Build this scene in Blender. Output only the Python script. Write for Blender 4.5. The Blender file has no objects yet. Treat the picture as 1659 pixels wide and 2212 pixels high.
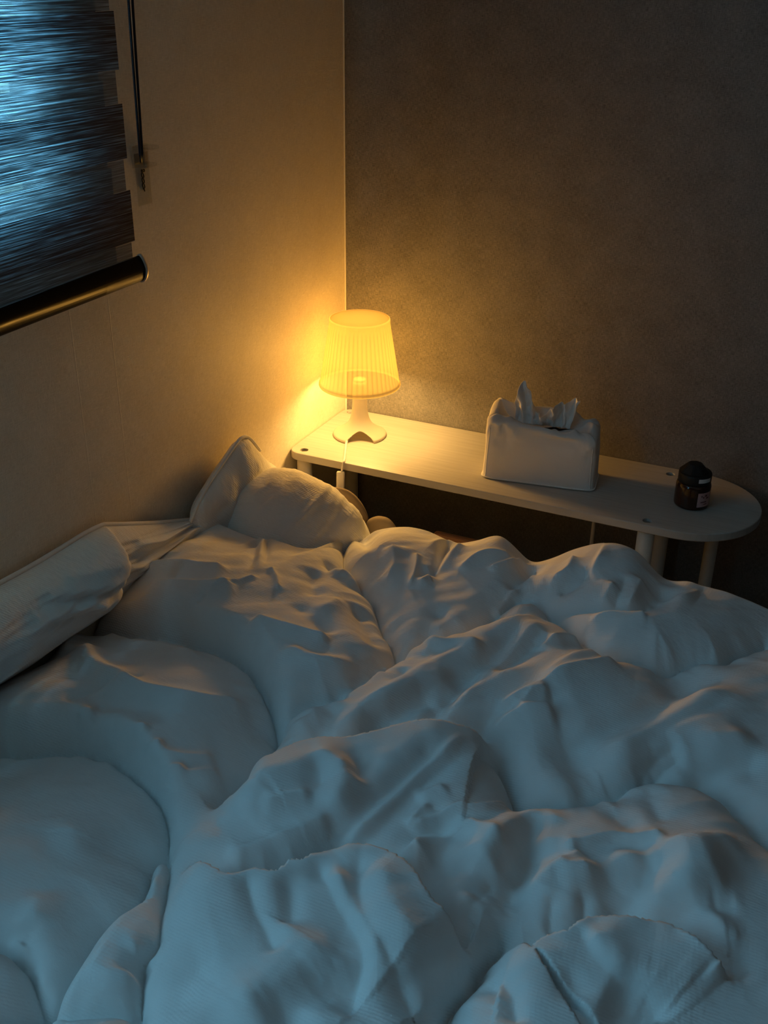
import bpy, bmesh, math, random
import numpy as np
from mathutils import Vector, Matrix

C = bpy.context.scene.collection
PI = math.pi

# ------------------------------------------------------------------ helpers
def link(o, parent=None):
    C.objects.link(o)
    if parent is not None:
        o.parent = parent
    return o


def mesh_obj(name, verts, faces, mat, parent=None, smooth=True):
    me = bpy.data.meshes.new(name)
    me.from_pydata([tuple(map(float, v)) for v in verts], [], [tuple(map(int, f)) for f in faces])
    me.update()
    if smooth:
        me.polygons.foreach_set('use_smooth', [True]*len(me.polygons))
    if mat is not None:
        me.materials.append(mat)
    return link(bpy.data.objects.new(name, me), parent)


def bm_obj(name, bm, mat, parent=None, smooth=False):
    me = bpy.data.meshes.new(name)
    bmesh.ops.recalc_face_normals(bm, faces=bm.faces)
    bm.to_mesh(me); bm.free()
    if smooth:
        me.polygons.foreach_set('use_smooth', [True]*len(me.polygons))
    if mat is not None:
        me.materials.append(mat)
    return link(bpy.data.objects.new(name, me), parent)


def add_box(bm, lo, hi, bevel=0, seg=2):
    r = bmesh.ops.create_cube(bm, size=1)
    lo = Vector(lo); hi = Vector(hi); c = (lo+hi)/2; s = hi-lo
    for v in r['verts']:
        v.co = Vector((v.co.x*s.x, v.co.y*s.y, v.co.z*s.z))+c
    if bevel:
        es = list({e for v in r['verts'] for e in v.link_edges})
        bmesh.ops.bevel(bm, geom=es, offset=bevel, segments=seg, profile=.5, affect='EDGES')
    return r['verts']


def lathe(profile, n=96, rfun=None):
    """profile (r, z) from bottom to top -> verts, faces"""
    V = []; F = []
    m = len(profile)
    for i in range(n):
        a = 2*PI*i/n
        for j, (r, z) in enumerate(profile):
            rr = rfun(r, z, a, j) if rfun else r
            V.append((rr*math.cos(a), rr*math.sin(a), z))
    for i in range(n):
        k = (i+1) % n
        for j in range(m-1):
            F.append((i*m+j, k*m+j, k*m+j+1, i*m+j+1))
    return V, F


def tube(pts, r, n=10, closed_ends=True, flat=1.0):
    P = [Vector(p) for p in pts]
    V = []; F = []
    up = Vector((0, 0, 1))
    prev = None
    for i, p in enumerate(P):
        t = (P[min(i+1, len(P)-1)]-P[max(i-1, 0)]).normalized()
        if prev is None:
            a = t.cross(up)
            if a.length < .1: a = t.cross(Vector((1, 0, 0)))
        else:
            a = prev-t*prev.dot(t)
        a.normalize(); prev = a; b = t.cross(a)
        rr = r[i] if isinstance(r, (list, tuple)) else r
        for k in range(n):
            q = 2*PI*k/n
            V.append(p+a*math.cos(q)*rr+b*math.sin(q)*rr*flat)
    for i in range(len(P)-1):
        for k in range(n):
            l = (k+1) % n
            F.append((i*n+k, i*n+l, (i+1)*n+l, (i+1)*n+k))
    if closed_ends:
        F.append(tuple(range(n))[::-1]); F.append(tuple((len(P)-1)*n+k for k in range(n)))
    return V, F


def smooth_path(pts, step=.006):
    return [tuple(p) for p in catmull(np.array(pts, float), step)]


def merge(*vfs):
    V = []; F = []
    for v, f in vfs:
        o = len(V); V += list(v); F += [tuple(i+o for i in q) for q in f]
    return V, F


def grid_faces(nu, nv, wrap_u=False):
    F = []
    for i in range(nu if wrap_u else nu-1):
        k = (i+1) % nu
        for j in range(nv-1):
            F.append((i*nv+j, k*nv+j, k*nv+j+1, i*nv+j+1))
    return F


def empty(name, loc=(0, 0, 0), rz=0):
    o = bpy.data.objects.new(name, None)
    o.empty_display_size = .05
    o.location = loc; o.rotation_euler = (0, 0, rz)
    return link(o)


def tag(o, label, cat, group=None):
    o['label'] = label; o['category'] = cat
    if group: o['group'] = group
    return o


def struct(o):
    o['kind'] = 'structure'
    return o


# ------------------------------------------------------------------ height functions
def hf_noise(x, y, seed):
    rs = np.random.RandomState(seed)
    tab = rs.rand(256, 256)
    xi = np.floor(x).astype(int); yi = np.floor(y).astype(int)
    fx = x - xi; fy = y - yi
    fx = fx*fx*fx*(fx*(fx*6-15)+10); fy = fy*fy*fy*(fy*(fy*6-15)+10)
    a = tab[xi % 256, yi % 256]; b = tab[(xi+1) % 256, yi % 256]
    c = tab[xi % 256, (yi+1) % 256]; d = tab[(xi+1) % 256, (yi+1) % 256]
    return (a*(1-fx)+b*fx)*(1-fy)+(c*(1-fx)+d*fx)*fy - .5


def catmull(P, step=.012):
    P = np.asarray(P, float)
    if len(P) < 3:
        n = max(2, int(np.linalg.norm(P[-1]-P[0])/step)+1)
        t = np.linspace(0, 1, n)[:, None]
        return P[0]*(1-t)+P[-1]*t
    Q = np.vstack([2*P[0]-P[1], P, 2*P[-1]-P[-2]])
    out = []
    for i in range(1, len(Q)-2):
        n = max(1, int(np.linalg.norm(Q[i+1]-Q[i])/step))
        t = (np.arange(n)/n)[:, None]
        p0, p1, p2, p3 = Q[i-1], Q[i], Q[i+1], Q[i+2]
        out.append(.5*((2*p1)+(-p0+p2)*t+(2*p0-5*p1+4*p2-p3)*t*t+(-p0+3*p1-3*p2+p3)*t**3))
    out.append(P[-1:])
    return np.vstack(out)


def line_dist(X, Y, P):
    """signed distance (left of travel positive) and arc-length fraction and arc length"""
    best = np.full(X.shape, 1e9); sg = np.zeros(X.shape); tt = np.zeros(X.shape)
    L = np.concatenate([[0], np.cumsum(np.linalg.norm(np.diff(P, axis=0), axis=1))])
    for i in range(len(P)-1):
        ax, ay = P[i]; dx, dy = P[i+1]-P[i]; l2 = dx*dx+dy*dy+1e-12
        t = np.clip(((X-ax)*dx+(Y-ay)*dy)/l2, 0, 1)
        ex = X-ax-t*dx; ey = Y-ay-t*dy
        d = ex*ex+ey*ey
        m = d < best
        best = np.where(m, d, best)
        sg = np.where(m, (dx*ey-dy*ex)/(np.sqrt(l2*d)+1e-9), sg)
        tt = np.where(m, L[i]+t*(L[i+1]-L[i]), tt)
    d = np.sqrt(best)
    return d*np.where(sg < 0, -1, 1), tt/L[-1], tt, L[-1], np.clip(sg, -1, 1)


def duvet_height(F, X, Y, z0=.622, D=.074):
    """quilted comforter: puffs between the seams, folds and wrinkles on top"""
    shp = X.shape; X = X.ravel(); Y = Y.ravel()
    dfc = np.zeros(X.shape); add = np.zeros(X.shape)
    for n, (typ, prm, pts) in enumerate(F):
        P = np.asarray(pts, float)
        if typ == 'B':
            a, r = prm
            add += a*np.exp(-((X-P[0, 0])**2+(Y-P[0, 1])**2)/(r*r)); continue
        C = catmull(P)
        rad = {'S': lambda p: max(p[1], p[2], .1), 'O': lambda p: 2.5*p[1], 'R': lambda p: 2.6*max(p[1], p[2])}[typ](prm)
        m = (X > C[:, 0].min()-rad) & (X < C[:, 0].max()+rad) & (Y > C[:, 1].min()-rad) & (Y < C[:, 1].max()+rad)
        ix = np.nonzero(m)[0]
        if not len(ix): continue
        s, tf, tl, L, sg = line_dist(X[ix], Y[ix], C)
        d = np.abs(s)
        rs = np.random.RandomState(100+n); ph = rs.rand(4)*6.28
        if typ == 'S':
            k, wl, wr = prm
            w = wr+(wl-wr)*(.5+.5*sg)
            u = np.clip(d/w, 0, 1)
            arc = .42*np.sqrt(np.clip(1-(1-u)**2+.0012, 0, 1))+.58*(1-(1-u)**2)
            dfc[ix] += (k*(1-np.clip(arc, 0, 1)))**3.2
            pk = (1-2*np.abs(np.sin(tl*62+ph[0]+s*6))+.8*np.sin(tl*150+ph[1]-s*12)+.8*np.sin(tl*41+ph[2]))*np.exp(-d/.032)*np.clip(d/.010, 0, 1)*(np.sin(tl*17+ph[3])*.5+.6)
            add[ix] += .0026*pk-k*.016*np.exp(-d/.006)
        elif typ == 'O':
            a, wn, wf, vd, vo, vw = prm
            tp = np.clip(np.minimum(tf*L, (1-tf)*L)/.06, 0, 1); tp = tp*tp*(3-2*tp)
            near = s < 0
            g = np.where(near, np.exp(-(d/wn)**1.7), np.exp(-(d/wf)**2))*a
            g = g - np.where(near, 0, 1)*vd*np.exp(-((s-vo)/vw)**2)
            pk = (np.sin(tl*110+ph[0])+np.sin(tl*190+ph[1])*.6+np.sin(tl*67+ph[2]))*np.exp(-d/.05)*np.where(near, 1, .3)
            add[ix] += tp*(g*1.25+.0006*pk)
        else:
            a, wl, wr = prm
            w = np.where(s > 0, wl, wr)
            q = max(min(wl, wr)*2.0, .02)
            tp = np.clip(np.minimum(tf*L, (1-tf)*L)/min(L*.4, max(q*.7, L*(.13 if min(wl, wr) < .0135 else .24))), 0, 1)
            tp = np.sqrt(tp)*tp if False else tp*tp*(3-2*tp)
            # past the ends of the line the profile fades with the end distance
            add[ix] += 1.3*a*tp*np.exp(-(d/(w*1.0))**(1.35 if min(wl, wr) < .0125 else 1.8))
    prod = 1-np.clip(dfc**.3125, 0, 1)
    # drag folds running towards the far right corner, and soft lumps
    cx, sx = np.cos(.75), np.sin(.75)
    U = X*cx+Y*sx; Vv = -X*sx+Y*cx
    nz = hf_noise(U*7+3, Vv*26+9, 3)*.004+hf_noise(U*16+5, Vv*55+2, 4)*.0025+hf_noise(X*11, Y*11, 5)*.003
    nz += hf_noise(X*60, Y*60, 6)*.0006
    yy = np.clip((Y+1.08)/.26, 0, 1)
    lift = .035*np.exp(-(X/.17)**2)*yy*yy*(3-2*yy)
    Z = z0+D*prod+add+nz*np.clip(prod, .15, 1)+lift
    return Z.reshape(shp)


def hf_blur(Z, r):
    k = np.exp(-.5*(np.arange(-3*r, 3*r+1)/max(r, .3))**2); k /= k.sum()
    n = len(k)//2
    for ax in (0, 1):
        pad = [(0, 0), (0, 0)]; pad[ax] = (n, n)
        Q = np.pad(Z, pad, mode='edge'); out = np.zeros_like(Z)
        for i, w in enumerate(k):
            sl = [slice(None), slice(None)]; sl[ax] = slice(i, i+Z.shape[ax])
            out += w*Q[tuple(sl)]
        Z = out
    return Z


def duvet_crest(Z, xs, ys, crest):
    """pull the far edge of the comforter to its crest line and let it drop behind"""
    c = np.asarray(crest); o = np.argsort(c[:, 0]); c = c[o]
    gx = np.linspace(-.02, 1.5, 761); kk = np.exp(-.5*(np.arange(-12, 13)/4.5)**2); kk /= kk.sum()
    sm = lambda v: np.convolve(np.pad(np.interp(gx, c[:, 0], v), 12, mode='edge'), kk, 'valid')
    c = np.stack([gx, sm(c[:, 1]), sm(c[:, 2])], 1)
    for i, x in enumerate(xs):
        yc = np.interp(x, c[:, 0], c[:, 1]); zc = np.interp(x, c[:, 0], c[:, 2])
        z1 = np.interp(yc, ys, Z[i])
        u = ys-yc
        g = np.where(u < 0, np.exp(-(u/.075)**2), 1.0)
        Z[i] += (zc-z1)*g
        far = u > 0
        flat = np.interp(yc, ys, Z[i])
        Z[i] = np.where(far, flat+(Z[i]-flat)*np.exp(-(u/.02)**2)-2.0*u*u/(u+.02), Z[i])
    return np.maximum(Z, .50)

# ------------------------------------------------------------------ materials
class NT:
    def __init__(s, name):
        s.m = bpy.data.materials.new(name); s.m.use_nodes = True
        s.t = s.m.node_tree; s.t.nodes.clear()
        s.out = s.n('ShaderNodeOutputMaterial')
    def n(s, typ, **kw):
        n = s.t.nodes.new(typ)
        for k, v in kw.items():
            if hasattr(n, k): setattr(n, k, v)
        return n
    def l(s, a, b): s.t.links.new(a, b)
    def math(s, op, a, b=None, c=None):
        n = s.n('ShaderNodeMath', operation=op)
        for i, v in enumerate((a, b, c)):
            if v is None: continue
            if isinstance(v, (int, float)): n.inputs[i].default_value = v
            else: s.l(v, n.inputs[i])
        return n.outputs[0]
    def noise(s, vec, scale, detail=2, rough=.5):
        n = s.n('ShaderNodeTexNoise')
        n.inputs['Scale'].default_value = scale; n.inputs['Detail'].default_value = detail
        n.inputs['Roughness'].default_value = rough
        s.l(vec, n.inputs['Vector']); return n.outputs['Fac']
    def map(s, vec, scale=(1, 1, 1), rot=(0, 0, 0)):
        n = s.n('ShaderNodeMapping'); n.inputs['Scale'].default_value = scale; n.inputs['Rotation'].default_value = rot
        s.l(vec, n.inputs['Vector']); return n.outputs[0]
    def coord(s, which='Object'):
        return s.n('ShaderNodeTexCoord').outputs[which]
    def ramp(s, fac, stops):
        n = s.n('ShaderNodeValToRGB'); e = n.color_ramp.elements
        e[0].position, e[0].color = stops[0][0], (*stops[0][1], 1)
        e[1].position, e[1].color = stops[-1][0], (*stops[-1][1], 1)
        for p, c in stops[1:-1]:
            q = e.new(p); q.color = (*c, 1)
        s.l(fac, n.inputs[0]); return n.outputs[0]
    def bump(s, h, strength, dist):
        n = s.n('ShaderNodeBump'); n.inputs['Strength'].default_value = strength; n.inputs['Distance'].default_value = dist
        s.l(h, n.inputs['Height']); return n.outputs[0]
    def bsdf(s, color=(.8, .8, .8), rough=.6, spec=.3, normal=None, metal=0, **kw):
        b = s.n('ShaderNodeBsdfPrincipled')
        if isinstance(color, tuple): b.inputs['Base Color'].default_value = (*color, 1)
        else: s.l(color, b.inputs['Base Color'])
        b.inputs['Roughness'].default_value = rough
        b.inputs['Specular IOR Level'].default_value = spec
        b.inputs['Metallic'].default_value = metal
        for k, v in kw.items(): b.inputs[k].default_value = v
        if normal is not None: s.l(normal, b.inputs['Normal'])
        return b.outputs[0]
    def finish(s, sh):
        s.l(sh, s.out.inputs['Surface']); return s.m


def mat_plain(name, color, rough=.5, spec=.3, metal=0, grain=.04):
    t = NT(name); co = t.coord()
    f = t.noise(co, 90, 3)
    c0 = tuple(max(0, c*(1-grain)) for c in color); c1 = tuple(min(1, c*(1+grain)) for c in color)
    return t.finish(t.bsdf(t.ramp(f, [(.3, c0), (.7, c1)]), rough, spec, t.bump(f, .05, .001), metal))


def mat_wallpaper(name, c0, c1, scale_h, scale_v, strength, seams=None, scratch=False):
    """woven paper: fine horizontal and vertical threads"""
    t = NT(name); co = t.coord()
    a = t.noise(t.map(co, scale_h), 1, 2, .6)
    b = t.noise(t.map(co, scale_v), 1, 2, .6)
    w = t.math('MAXIMUM', a, b)
    big = t.noise(co, 14, 4, .6)
    mixv = t.math('ADD', t.math('MULTIPLY', w, .8), t.math('MULTIPLY', big, .2))
    col = t.ramp(mixv, [(.42, c0), (.66, c1)])
    h = w
    if scratch:
        sc = t.noise(t.map(co, (1, 9, 60), (.35, 0, 0)), 1, 3, .65)
        sm = t.math('MULTIPLY', t.math('SMOOTH_MAX', t.math('SUBTRACT', sc, .63), 0.0), 6.0)
        reg = t.math('MULTIPLY', t.math('SUBTRACT', t.noise(co, 2.3, 1), .42), 4)
        reg.node.use_clamp = True
        h = t.math('ADD', h, t.math('MULTIPLY', sm, reg))
    nrm = t.bump(h, strength, .0012)
    if seams:
        sep = t.n('ShaderNodeSeparateXYZ'); t.l(co, sep.inputs[0])
        acc = None
        for y0 in seams:
            d = t.math('ABSOLUTE', t.math('SUBTRACT', sep.outputs[1], y0))
            g = t.math('SUBTRACT', 1.0, t.math('DIVIDE', d, .0018)); g.node.use_clamp = True
            acc = g if acc is None else t.math('ADD', acc, g)
        bn = t.n('ShaderNodeBump'); bn.inputs['Strength'].default_value = .22; bn.inputs['Distance'].default_value = .001
        t.l(acc, bn.inputs['Height']); t.l(nrm, bn.inputs['Normal']); nrm = bn.outputs[0]
    return t.finish(t.bsdf(col, .62, .25, nrm))


def mat_cotton(name, color, cell=.0046, strength=.42, transl=.0):
    """seersucker / waffle weave cotton"""
    t = NT(name); co = t.coord()
    dist = t.n('ShaderNodeTexNoise'); dist.inputs['Scale'].default_value = 14; dist.inputs['Detail'].default_value = 3
    t.l(co, dist.inputs['Vector'])
    mx = t.n('ShaderNodeMixRGB', blend_type='ADD'); mx.inputs[0].default_value = .008
    t.l(co, mx.inputs[1]); t.l(dist.outputs['Color'], mx.inputs[2])
    sep = t.n('ShaderNodeSeparateXYZ'); t.l(mx.outputs[0], sep.inputs[0])
    k = 2*PI/cell
    zz = t.math('MULTIPLY', sep.outputs[2], .8)
    a = t.math('SINE', t.math('MULTIPLY', t.math('ADD', sep.outputs[1], zz), k))
    b = t.math('SINE', t.math('MULTIPLY', t.math('ADD', sep.outputs[0], zz), k*.8))
    w = t.math('MULTIPLY', t.math('ADD', t.math('MULTIPLY', a, .7), t.math('MULTIPLY', b, .45)), .5)
    mod = t.noise(co, 9, 2)
    modc = t.math('MULTIPLY', t.math('SUBTRACT', mod, .36), 4.0); modc.node.use_clamp = True
    fine = t.noise(co, 900, 2, .6)
    wr = t.noise(t.map(co, (55, 120, 60), (0, 0, .75)), 1, 3, .55)
    h = t.math('ADD', t.math('MULTIPLY', t.math('MULTIPLY', w, modc), .45), t.math('ADD', t.math('MULTIPLY', fine, .25), t.math('MULTIPLY', wr, 1.5)))
    f2 = t.noise(co, 30, 3)
    c0 = tuple(c*.96 for c in color)
    col = t.ramp(f2, [(.3, c0), (.7, color)])
    return t.finish(t.bsdf(col, .85, .12, t.bump(h, strength, .0016)))


M = {}
M['wall_left'] = mat_wallpaper('cream_wallpaper', (.62, .55, .43), (.80, .72, .59), (200, 60, 900), (200, 700, 70), .35, seams=(-.977, -.879), scratch=True)
M['wall_back'] = mat_wallpaper('grey_woven_wallpaper', (.105, .100, .093), (.26, .245, .228), (110, 200, 900), (900, 200, 90), .5)
M['paint'] = mat_plain('ceiling_paint', (.7, .68, .64), .8, .2)
t = NT('floor_boards'); co = t.coord()
M['floor'] = t.finish(t.bsdf(t.ramp(t.noise(t.map(co, (2, 30, 1)), 3, 4), [(.3, (.10, .065, .04)), (.7, (.17, .11, .07))]), .5, .3))
M['trim'] = mat_plain('pale_trim', (.72, .68, .6), .5)
M['cotton'] = mat_cotton('white_waffle_cotton', (.80, .80, .79))
M['pillow'] = mat_cotton('white_pillow_cotton', (.80, .79, .77), .0055, 1.0)
M['piping'] = mat_plain('white_piping', (.78, .76, .72), .8)
t = NT('white_ash_laminate'); co = t.coord()
g = t.noise(t.map(co, (5, 160, 20)), 1, 4, .6)
M['table'] = t.finish(t.bsdf(t.ramp(g, [(.3, (.41, .39, .355)), (.65, (.49, .47, .43))]), .42, .35, t.bump(g, .08, .0006)))
M['leg'] = mat_plain('white_wood_leg', (.62, .58, .5), .5)
M['metal'] = mat_plain('bolt_steel', (.45, .44, .42), .35, .5, 1)
M['plastic'] = mat_plain('white_lamp_plastic', (.80, .78, .72), .32, .5, grain=.01)
M['cord'] = mat_plain('white_cord', (.78, .76, .7), .45)
M['blackcord'] = mat_plain('black_cord', (.012, .012, .022), .5)
M['lidblack'] = mat_plain('black_lid', (.012, .011, .010), .5, .3)
M['paper'] = mat_plain('white_sticker', (.7, .7, .7), .6)
M['pink'] = mat_plain('pink_label', (.62, .36, .34), .6)
M['ink'] = mat_plain('black_ink', (.012, .011, .012), .6)
M['inkpink'] = mat_plain('label_print', (.16, .07, .07), .6)
M['tissue'] = mat_plain('tissue_paper', (.82, .80, .77), .9, .05)
M['plush'] = mat_plain('tan_plush', (.36, .29, .20), .95, .05)
M['plushshaded'] = mat_plain('tan_plush_shaded', (.22, .17, .12), .95, .05)  # the tan plush again, darkened for the shade under the table
M['wood'] = mat_plain('brown_bed_wood', (.22, .11, .06), .5)
M['mattress'] = mat_plain('mattress_fabric', (.6, .6, .6), .9)
M['rail'] = mat_plain('dark_bronze_rail', (.008, .007, .007), .26, .015)
M['cap'] = mat_plain('beige_end_cap', (.62, .5, .38), .35, .5)

t = NT('amber_glass')
M['amber'] = t.finish(t.bsdf((.035, .012, .006), .12, .5))

t = NT('tissue_cover_cloth'); co = t.coord()
wv = t.noise(co, 700, 2)
wr = t.noise(t.map(co, (40, 40, 25)), 1, 4, .6)
M['cover'] = t.finish(t.bsdf((.70, .68, .65), .8, .12, t.bump(t.math('ADD', t.math('MULTIPLY', wv, .3), wr), .35, .002)))

# lamp shade: thin white plastic, thicker along the ribs
def mat_shade(name, tr_w, clear_w, ribs=True):
    t = NT(name)
    d = t.n('ShaderNodeBsdfDiffuse'); d.inputs['Color'].default_value = (.62, .50, .30, 1)
    tr = t.n('ShaderNodeBsdfTranslucent'); tr.inputs['Color'].default_value = (.95, .80, .34, 1)
    cl = t.n('ShaderNodeBsdfTransparent'); cl.inputs['Color'].default_value = (1, .86, .55, 1)
    m1 = t.n('ShaderNodeMixShader'); m1.inputs[0].default_value = tr_w
    if ribs:
        sep = t.n('ShaderNodeSeparateXYZ'); t.l(t.coord(), sep.inputs[0])
        an = t.math('ARCTAN2', sep.outputs[1], sep.outputs[0])
        g = t.math('ABSOLUTE', t.math('SINE', t.math('MULTIPLY', an, 24.0)))
        g = t.math('POWER', g, .45)
        up = t.math('MULTIPLY', t.math('SUBTRACT', .276, sep.outputs[2]), 90.0); up.node.use_clamp = True
        lowr = t.math('MULTIPLY', t.math('SUBTRACT', sep.outputs[2], .1345), 400.0); lowr.node.use_clamp = True
        k = t.math('MULTIPLY', t.math('MULTIPLY', t.math('SUBTRACT', 1.0, g), .55), up)
        f = t.math('MULTIPLY', t.math('SUBTRACT', 1.0, k), t.math('ADD', .45, t.math('MULTIPLY', lowr, .55)))
        t.l(t.math('MULTIPLY', f, tr_w), m1.inputs[0])
    t.l(d.outputs[0], m1.inputs[1]); t.l(tr.outputs[0], m1.inputs[2])
    m2 = t.n('ShaderNodeMixShader'); m2.inputs[0].default_value = clear_w
    t.l(m1.outputs[0], m2.inputs[1]); t.l(cl.outputs[0], m2.inputs[2])
    return t.finish(m2.outputs[0])
M['shade'] = mat_shade('lamp_shade_plastic', .30, .36)
M['shadecap'] = mat_shade('lamp_shade_top_plastic', .20, .25, False)
t = NT('translucent_lamp_base')
d_ = t.bsdf((.80, .77, .70), .32, .5)
tr = t.n('ShaderNodeBsdfTranslucent'); tr.inputs['Color'].default_value = (.9, .82, .65, 1)
mx = t.n('ShaderNodeMixShader'); mx.inputs[0].default_value = .40
t.l(d_, mx.inputs[1]); t.l(tr.outputs[0], mx.inputs[2])
M['base'] = t.finish(mx.outputs[0])

def mat_blind(name, base, trans, streak, clear0, clear1, zs=520):
    """woven blind cloth with slubs running along it"""
    t = NT(name); co = t.coord()
    s1 = t.noise(t.map(co, (1, 5.5, zs)), 1, 3, .6)
    s2 = t.noise(t.map(co, (1, 22, zs*2.0)), 1, 2, .5)
    s = t.math('ADD', t.math('MULTIPLY', s1, .7), t.math('MULTIPLY', s2, .3))
    f = t.math('MULTIPLY', t.math('SUBTRACT', s, .47), 4.2); f.node.use_clamp = True
    f = t.math('POWER', f, 1.5)
    d = t.n('ShaderNodeBsdfDiffuse')
    t.l(t.ramp(s, [(.35, tuple(c*.6 for c in base)), (.65, tuple(min(1, c*1.5) for c in base))]), d.inputs['Color'])
    tr = t.n('ShaderNodeBsdfTranslucent'); tr.inputs['Color'].default_value = (*trans, 1)
    cl = t.n('ShaderNodeBsdfTransparent')
    m1 = t.n('ShaderNodeMixShader')
    t.l(t.math('ADD', t.math('MULTIPLY', f, streak), .02), m1.inputs[0])
    t.l(d.outputs[0], m1.inputs[1]); t.l(tr.outputs[0], m1.inputs[2])
    m2 = t.n('ShaderNodeMixShader')
    t.l(t.math('ADD', t.math('MULTIPLY', f, clear1-clear0), clear0), m2.inputs[0])
    t.l(m1.outputs[0], m2.inputs[1]); t.l(cl.outputs[0], m2.inputs[2])
    return t.finish(m2.outputs[0])
M['band'] = mat_blind('dark_blind_cloth', (.115, .074, .054), (.80, .92, 1.0), .80, .0, .05)
M['sheer'] = mat_blind('sheer_blind_cloth', (.16, .14, .12), (.85, .93, 1.0), .66, .16, .32, 420)

t = NT('clear_plastic')
gl = t.n('ShaderNodeBsdfGlossy'); gl.inputs['Roughness'].default_value = .10
cl = t.n('ShaderNodeBsdfTransparent'); cl.inputs['Color'].default_value = (.985, .985, .975, 1)
fr = t.n('ShaderNodeLayerWeight'); fr.inputs['Blend'].default_value = .5
mx = t.n('ShaderNodeMixShader'); t.l(t.math('ADD', t.math('MULTIPLY', t.math('POWER', fr.outputs['Facing'], 3.0), .6), .10), mx.inputs[0])
t.l(cl.outputs[0], mx.inputs[1]); t.l(gl.outputs[0], mx.inputs[2])
M['clear'] = t.finish(mx.outputs[0])
t = NT('clear_tape')
gl = t.n('ShaderNodeBsdfGlossy'); gl.inputs['Roughness'].default_value = .3
cl = t.n('ShaderNodeBsdfTransparent'); cl.inputs['Color'].default_value = (.965, .965, .95, 1)
mx = t.n('ShaderNodeMixShader'); mx.inputs[0].default_value = .08
t.l(cl.outputs[0], mx.inputs[1]); t.l(gl.outputs[0], mx.inputs[2])
M['tape'] = t.finish(mx.outputs[0])
t = NT('window_glass')
gl = t.n('ShaderNodeBsdfGlossy'); gl.inputs['Roughness'].default_value = .02
cl = t.n('ShaderNodeBsdfTransparent'); cl.inputs['Color'].default_value = (.93, .96, .97, 1)
mx = t.n('ShaderNodeMixShader'); mx.inputs[0].default_value = .06
t.l(cl.outputs[0], mx.inputs[1]); t.l(gl.outputs[0], mx.inputs[2])
M['glass'] = t.finish(mx.outputs[0])

# ------------------------------------------------------------------ room
XR, YF, ZC = 2.7, -3.6, 2.45
WY0, WY1, WZ0, WZ1 = -1.80, -1.040, 1.405, 2.25       # window opening in the left wall
VY0, VY1, VZ0 = -2.75, -2.02, .98                          # second opening, added out of view to bring cool light onto the bed
bm = bmesh.new()
add_box(bm, (-.14, VY1, 0), (0, .12, WZ0)); add_box(bm, (-.14, YF, 0), (0, VY0, WZ0)); add_box(bm, (-.14, VY0, 0), (0, VY1, VZ0))
add_box(bm, (-.14, YF, WZ1), (0, .12, ZC))
add_box(bm, (-.14, WY1, WZ0), (0, .12, WZ1))
add_box(bm, (-.14, VY1, WZ0), (0, WY0, WZ1))
add_box(bm, (-.14, YF, WZ0), (0, VY0, WZ1))
struct(bm_obj('wall_left', bm, M['wall_left']))
bm = bmesh.new(); add_box(bm, (0, 0, 0), (XR, .12, ZC)); struct(bm_obj('wall_back', bm, M['wall_back']))
bm = bmesh.new(); add_box(bm, (-.14, YF, -.08), (XR, .12, 0)); struct(bm_obj('floor', bm, M['floor']))
bm = bmesh.new(); add_box(bm, (-.14, YF, ZC), (XR, .12, ZC+.08)); struct(bm_obj('ceiling', bm, M['paint']))
bm = bmesh.new(); add_box(bm, (.0005, -.004, .0), (.0045, -.0005, ZC), .0012); struct(bm_obj('trim_1', bm, M['trim']))
# windows: frame and glass set deep in the opening
def window(name, y0, y1, z0, z1):
    win = struct(empty(name, (-.10, (y0+y1)/2, z0)))
    bm = bmesh.new()
    hw = (y1-y0)/2; hh = z1-z0; fw = .035
    add_box(bm, (-.03, -hw, 0), (.03, -hw+fw, hh)); add_box(bm, (-.03, hw-fw, 0), (.03, hw, hh))
    add_box(bm, (-.03, -hw+fw, 0), (.03, hw-fw, fw)); add_box(bm, (-.03, -hw+fw, hh-fw), (.03, hw-fw, hh))
    bm_obj('window_frame', bm, M['trim'], win)
    bm = bmesh.new(); add_box(bm, (-.004, -hw+fw, fw), (.004, hw-fw, hh-fw)); bm_obj('pane', bm, M['glass'], win)
window('window_1', WY0, WY1, WZ0, WZ1)
window('added_window', VY0, VY1, VZ0, WZ1)  # added window, unseen, only there for the cool fill

# ------------------------------------------------------------------ zebra blind
BY0, BY1 = -1.88, -.861
blind = tag(empty('window_blind', (.045, -1.08, 1.24)), 'dark brown zebra blind with blue daylight glowing through its sheer bands', 'blind')
def band(name, x, z0, z1, y1, mat, wob=0):
    V = []; F = []
    ny, nz = 24, 6
    for i in range(ny):
        for j in range(nz):
            y = BY0+(y1-BY0)*i/(ny-1); z = z0+(z1-z0)*j/(nz-1)
            xx = x+.0012*math.sin(y*9+z*5+wob)
            V.append((xx-.045, y+1.08, z-1.24))
    n = len(V)
    return mesh_obj(name, V, grid_faces(ny, nz), mat, blind)
for k in range(-1, 8):
    zt = 1.387+.1293*k
    if k >= 0: band('opaque_band', .055, zt-.081, zt, BY1, M['band'])
    band('sheer_band', .055, zt+.0005, zt+.0478, BY1-.0095, M['sheer']) if k >= 0 else band('sheer_band', .055, 1.272, zt+.0478, BY1-.0095, M['sheer'])
    zb = 1.4205+.1293*k
    if k >= 0: band('opaque_band', .030, zb-.068, zb, BY1-.012, M['band'], 1)
    band('sheer_band', .030, zb+.0005 if k >= 0 else 1.272, zb+.0608, BY1-.020, M['sheer'], 1)
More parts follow.
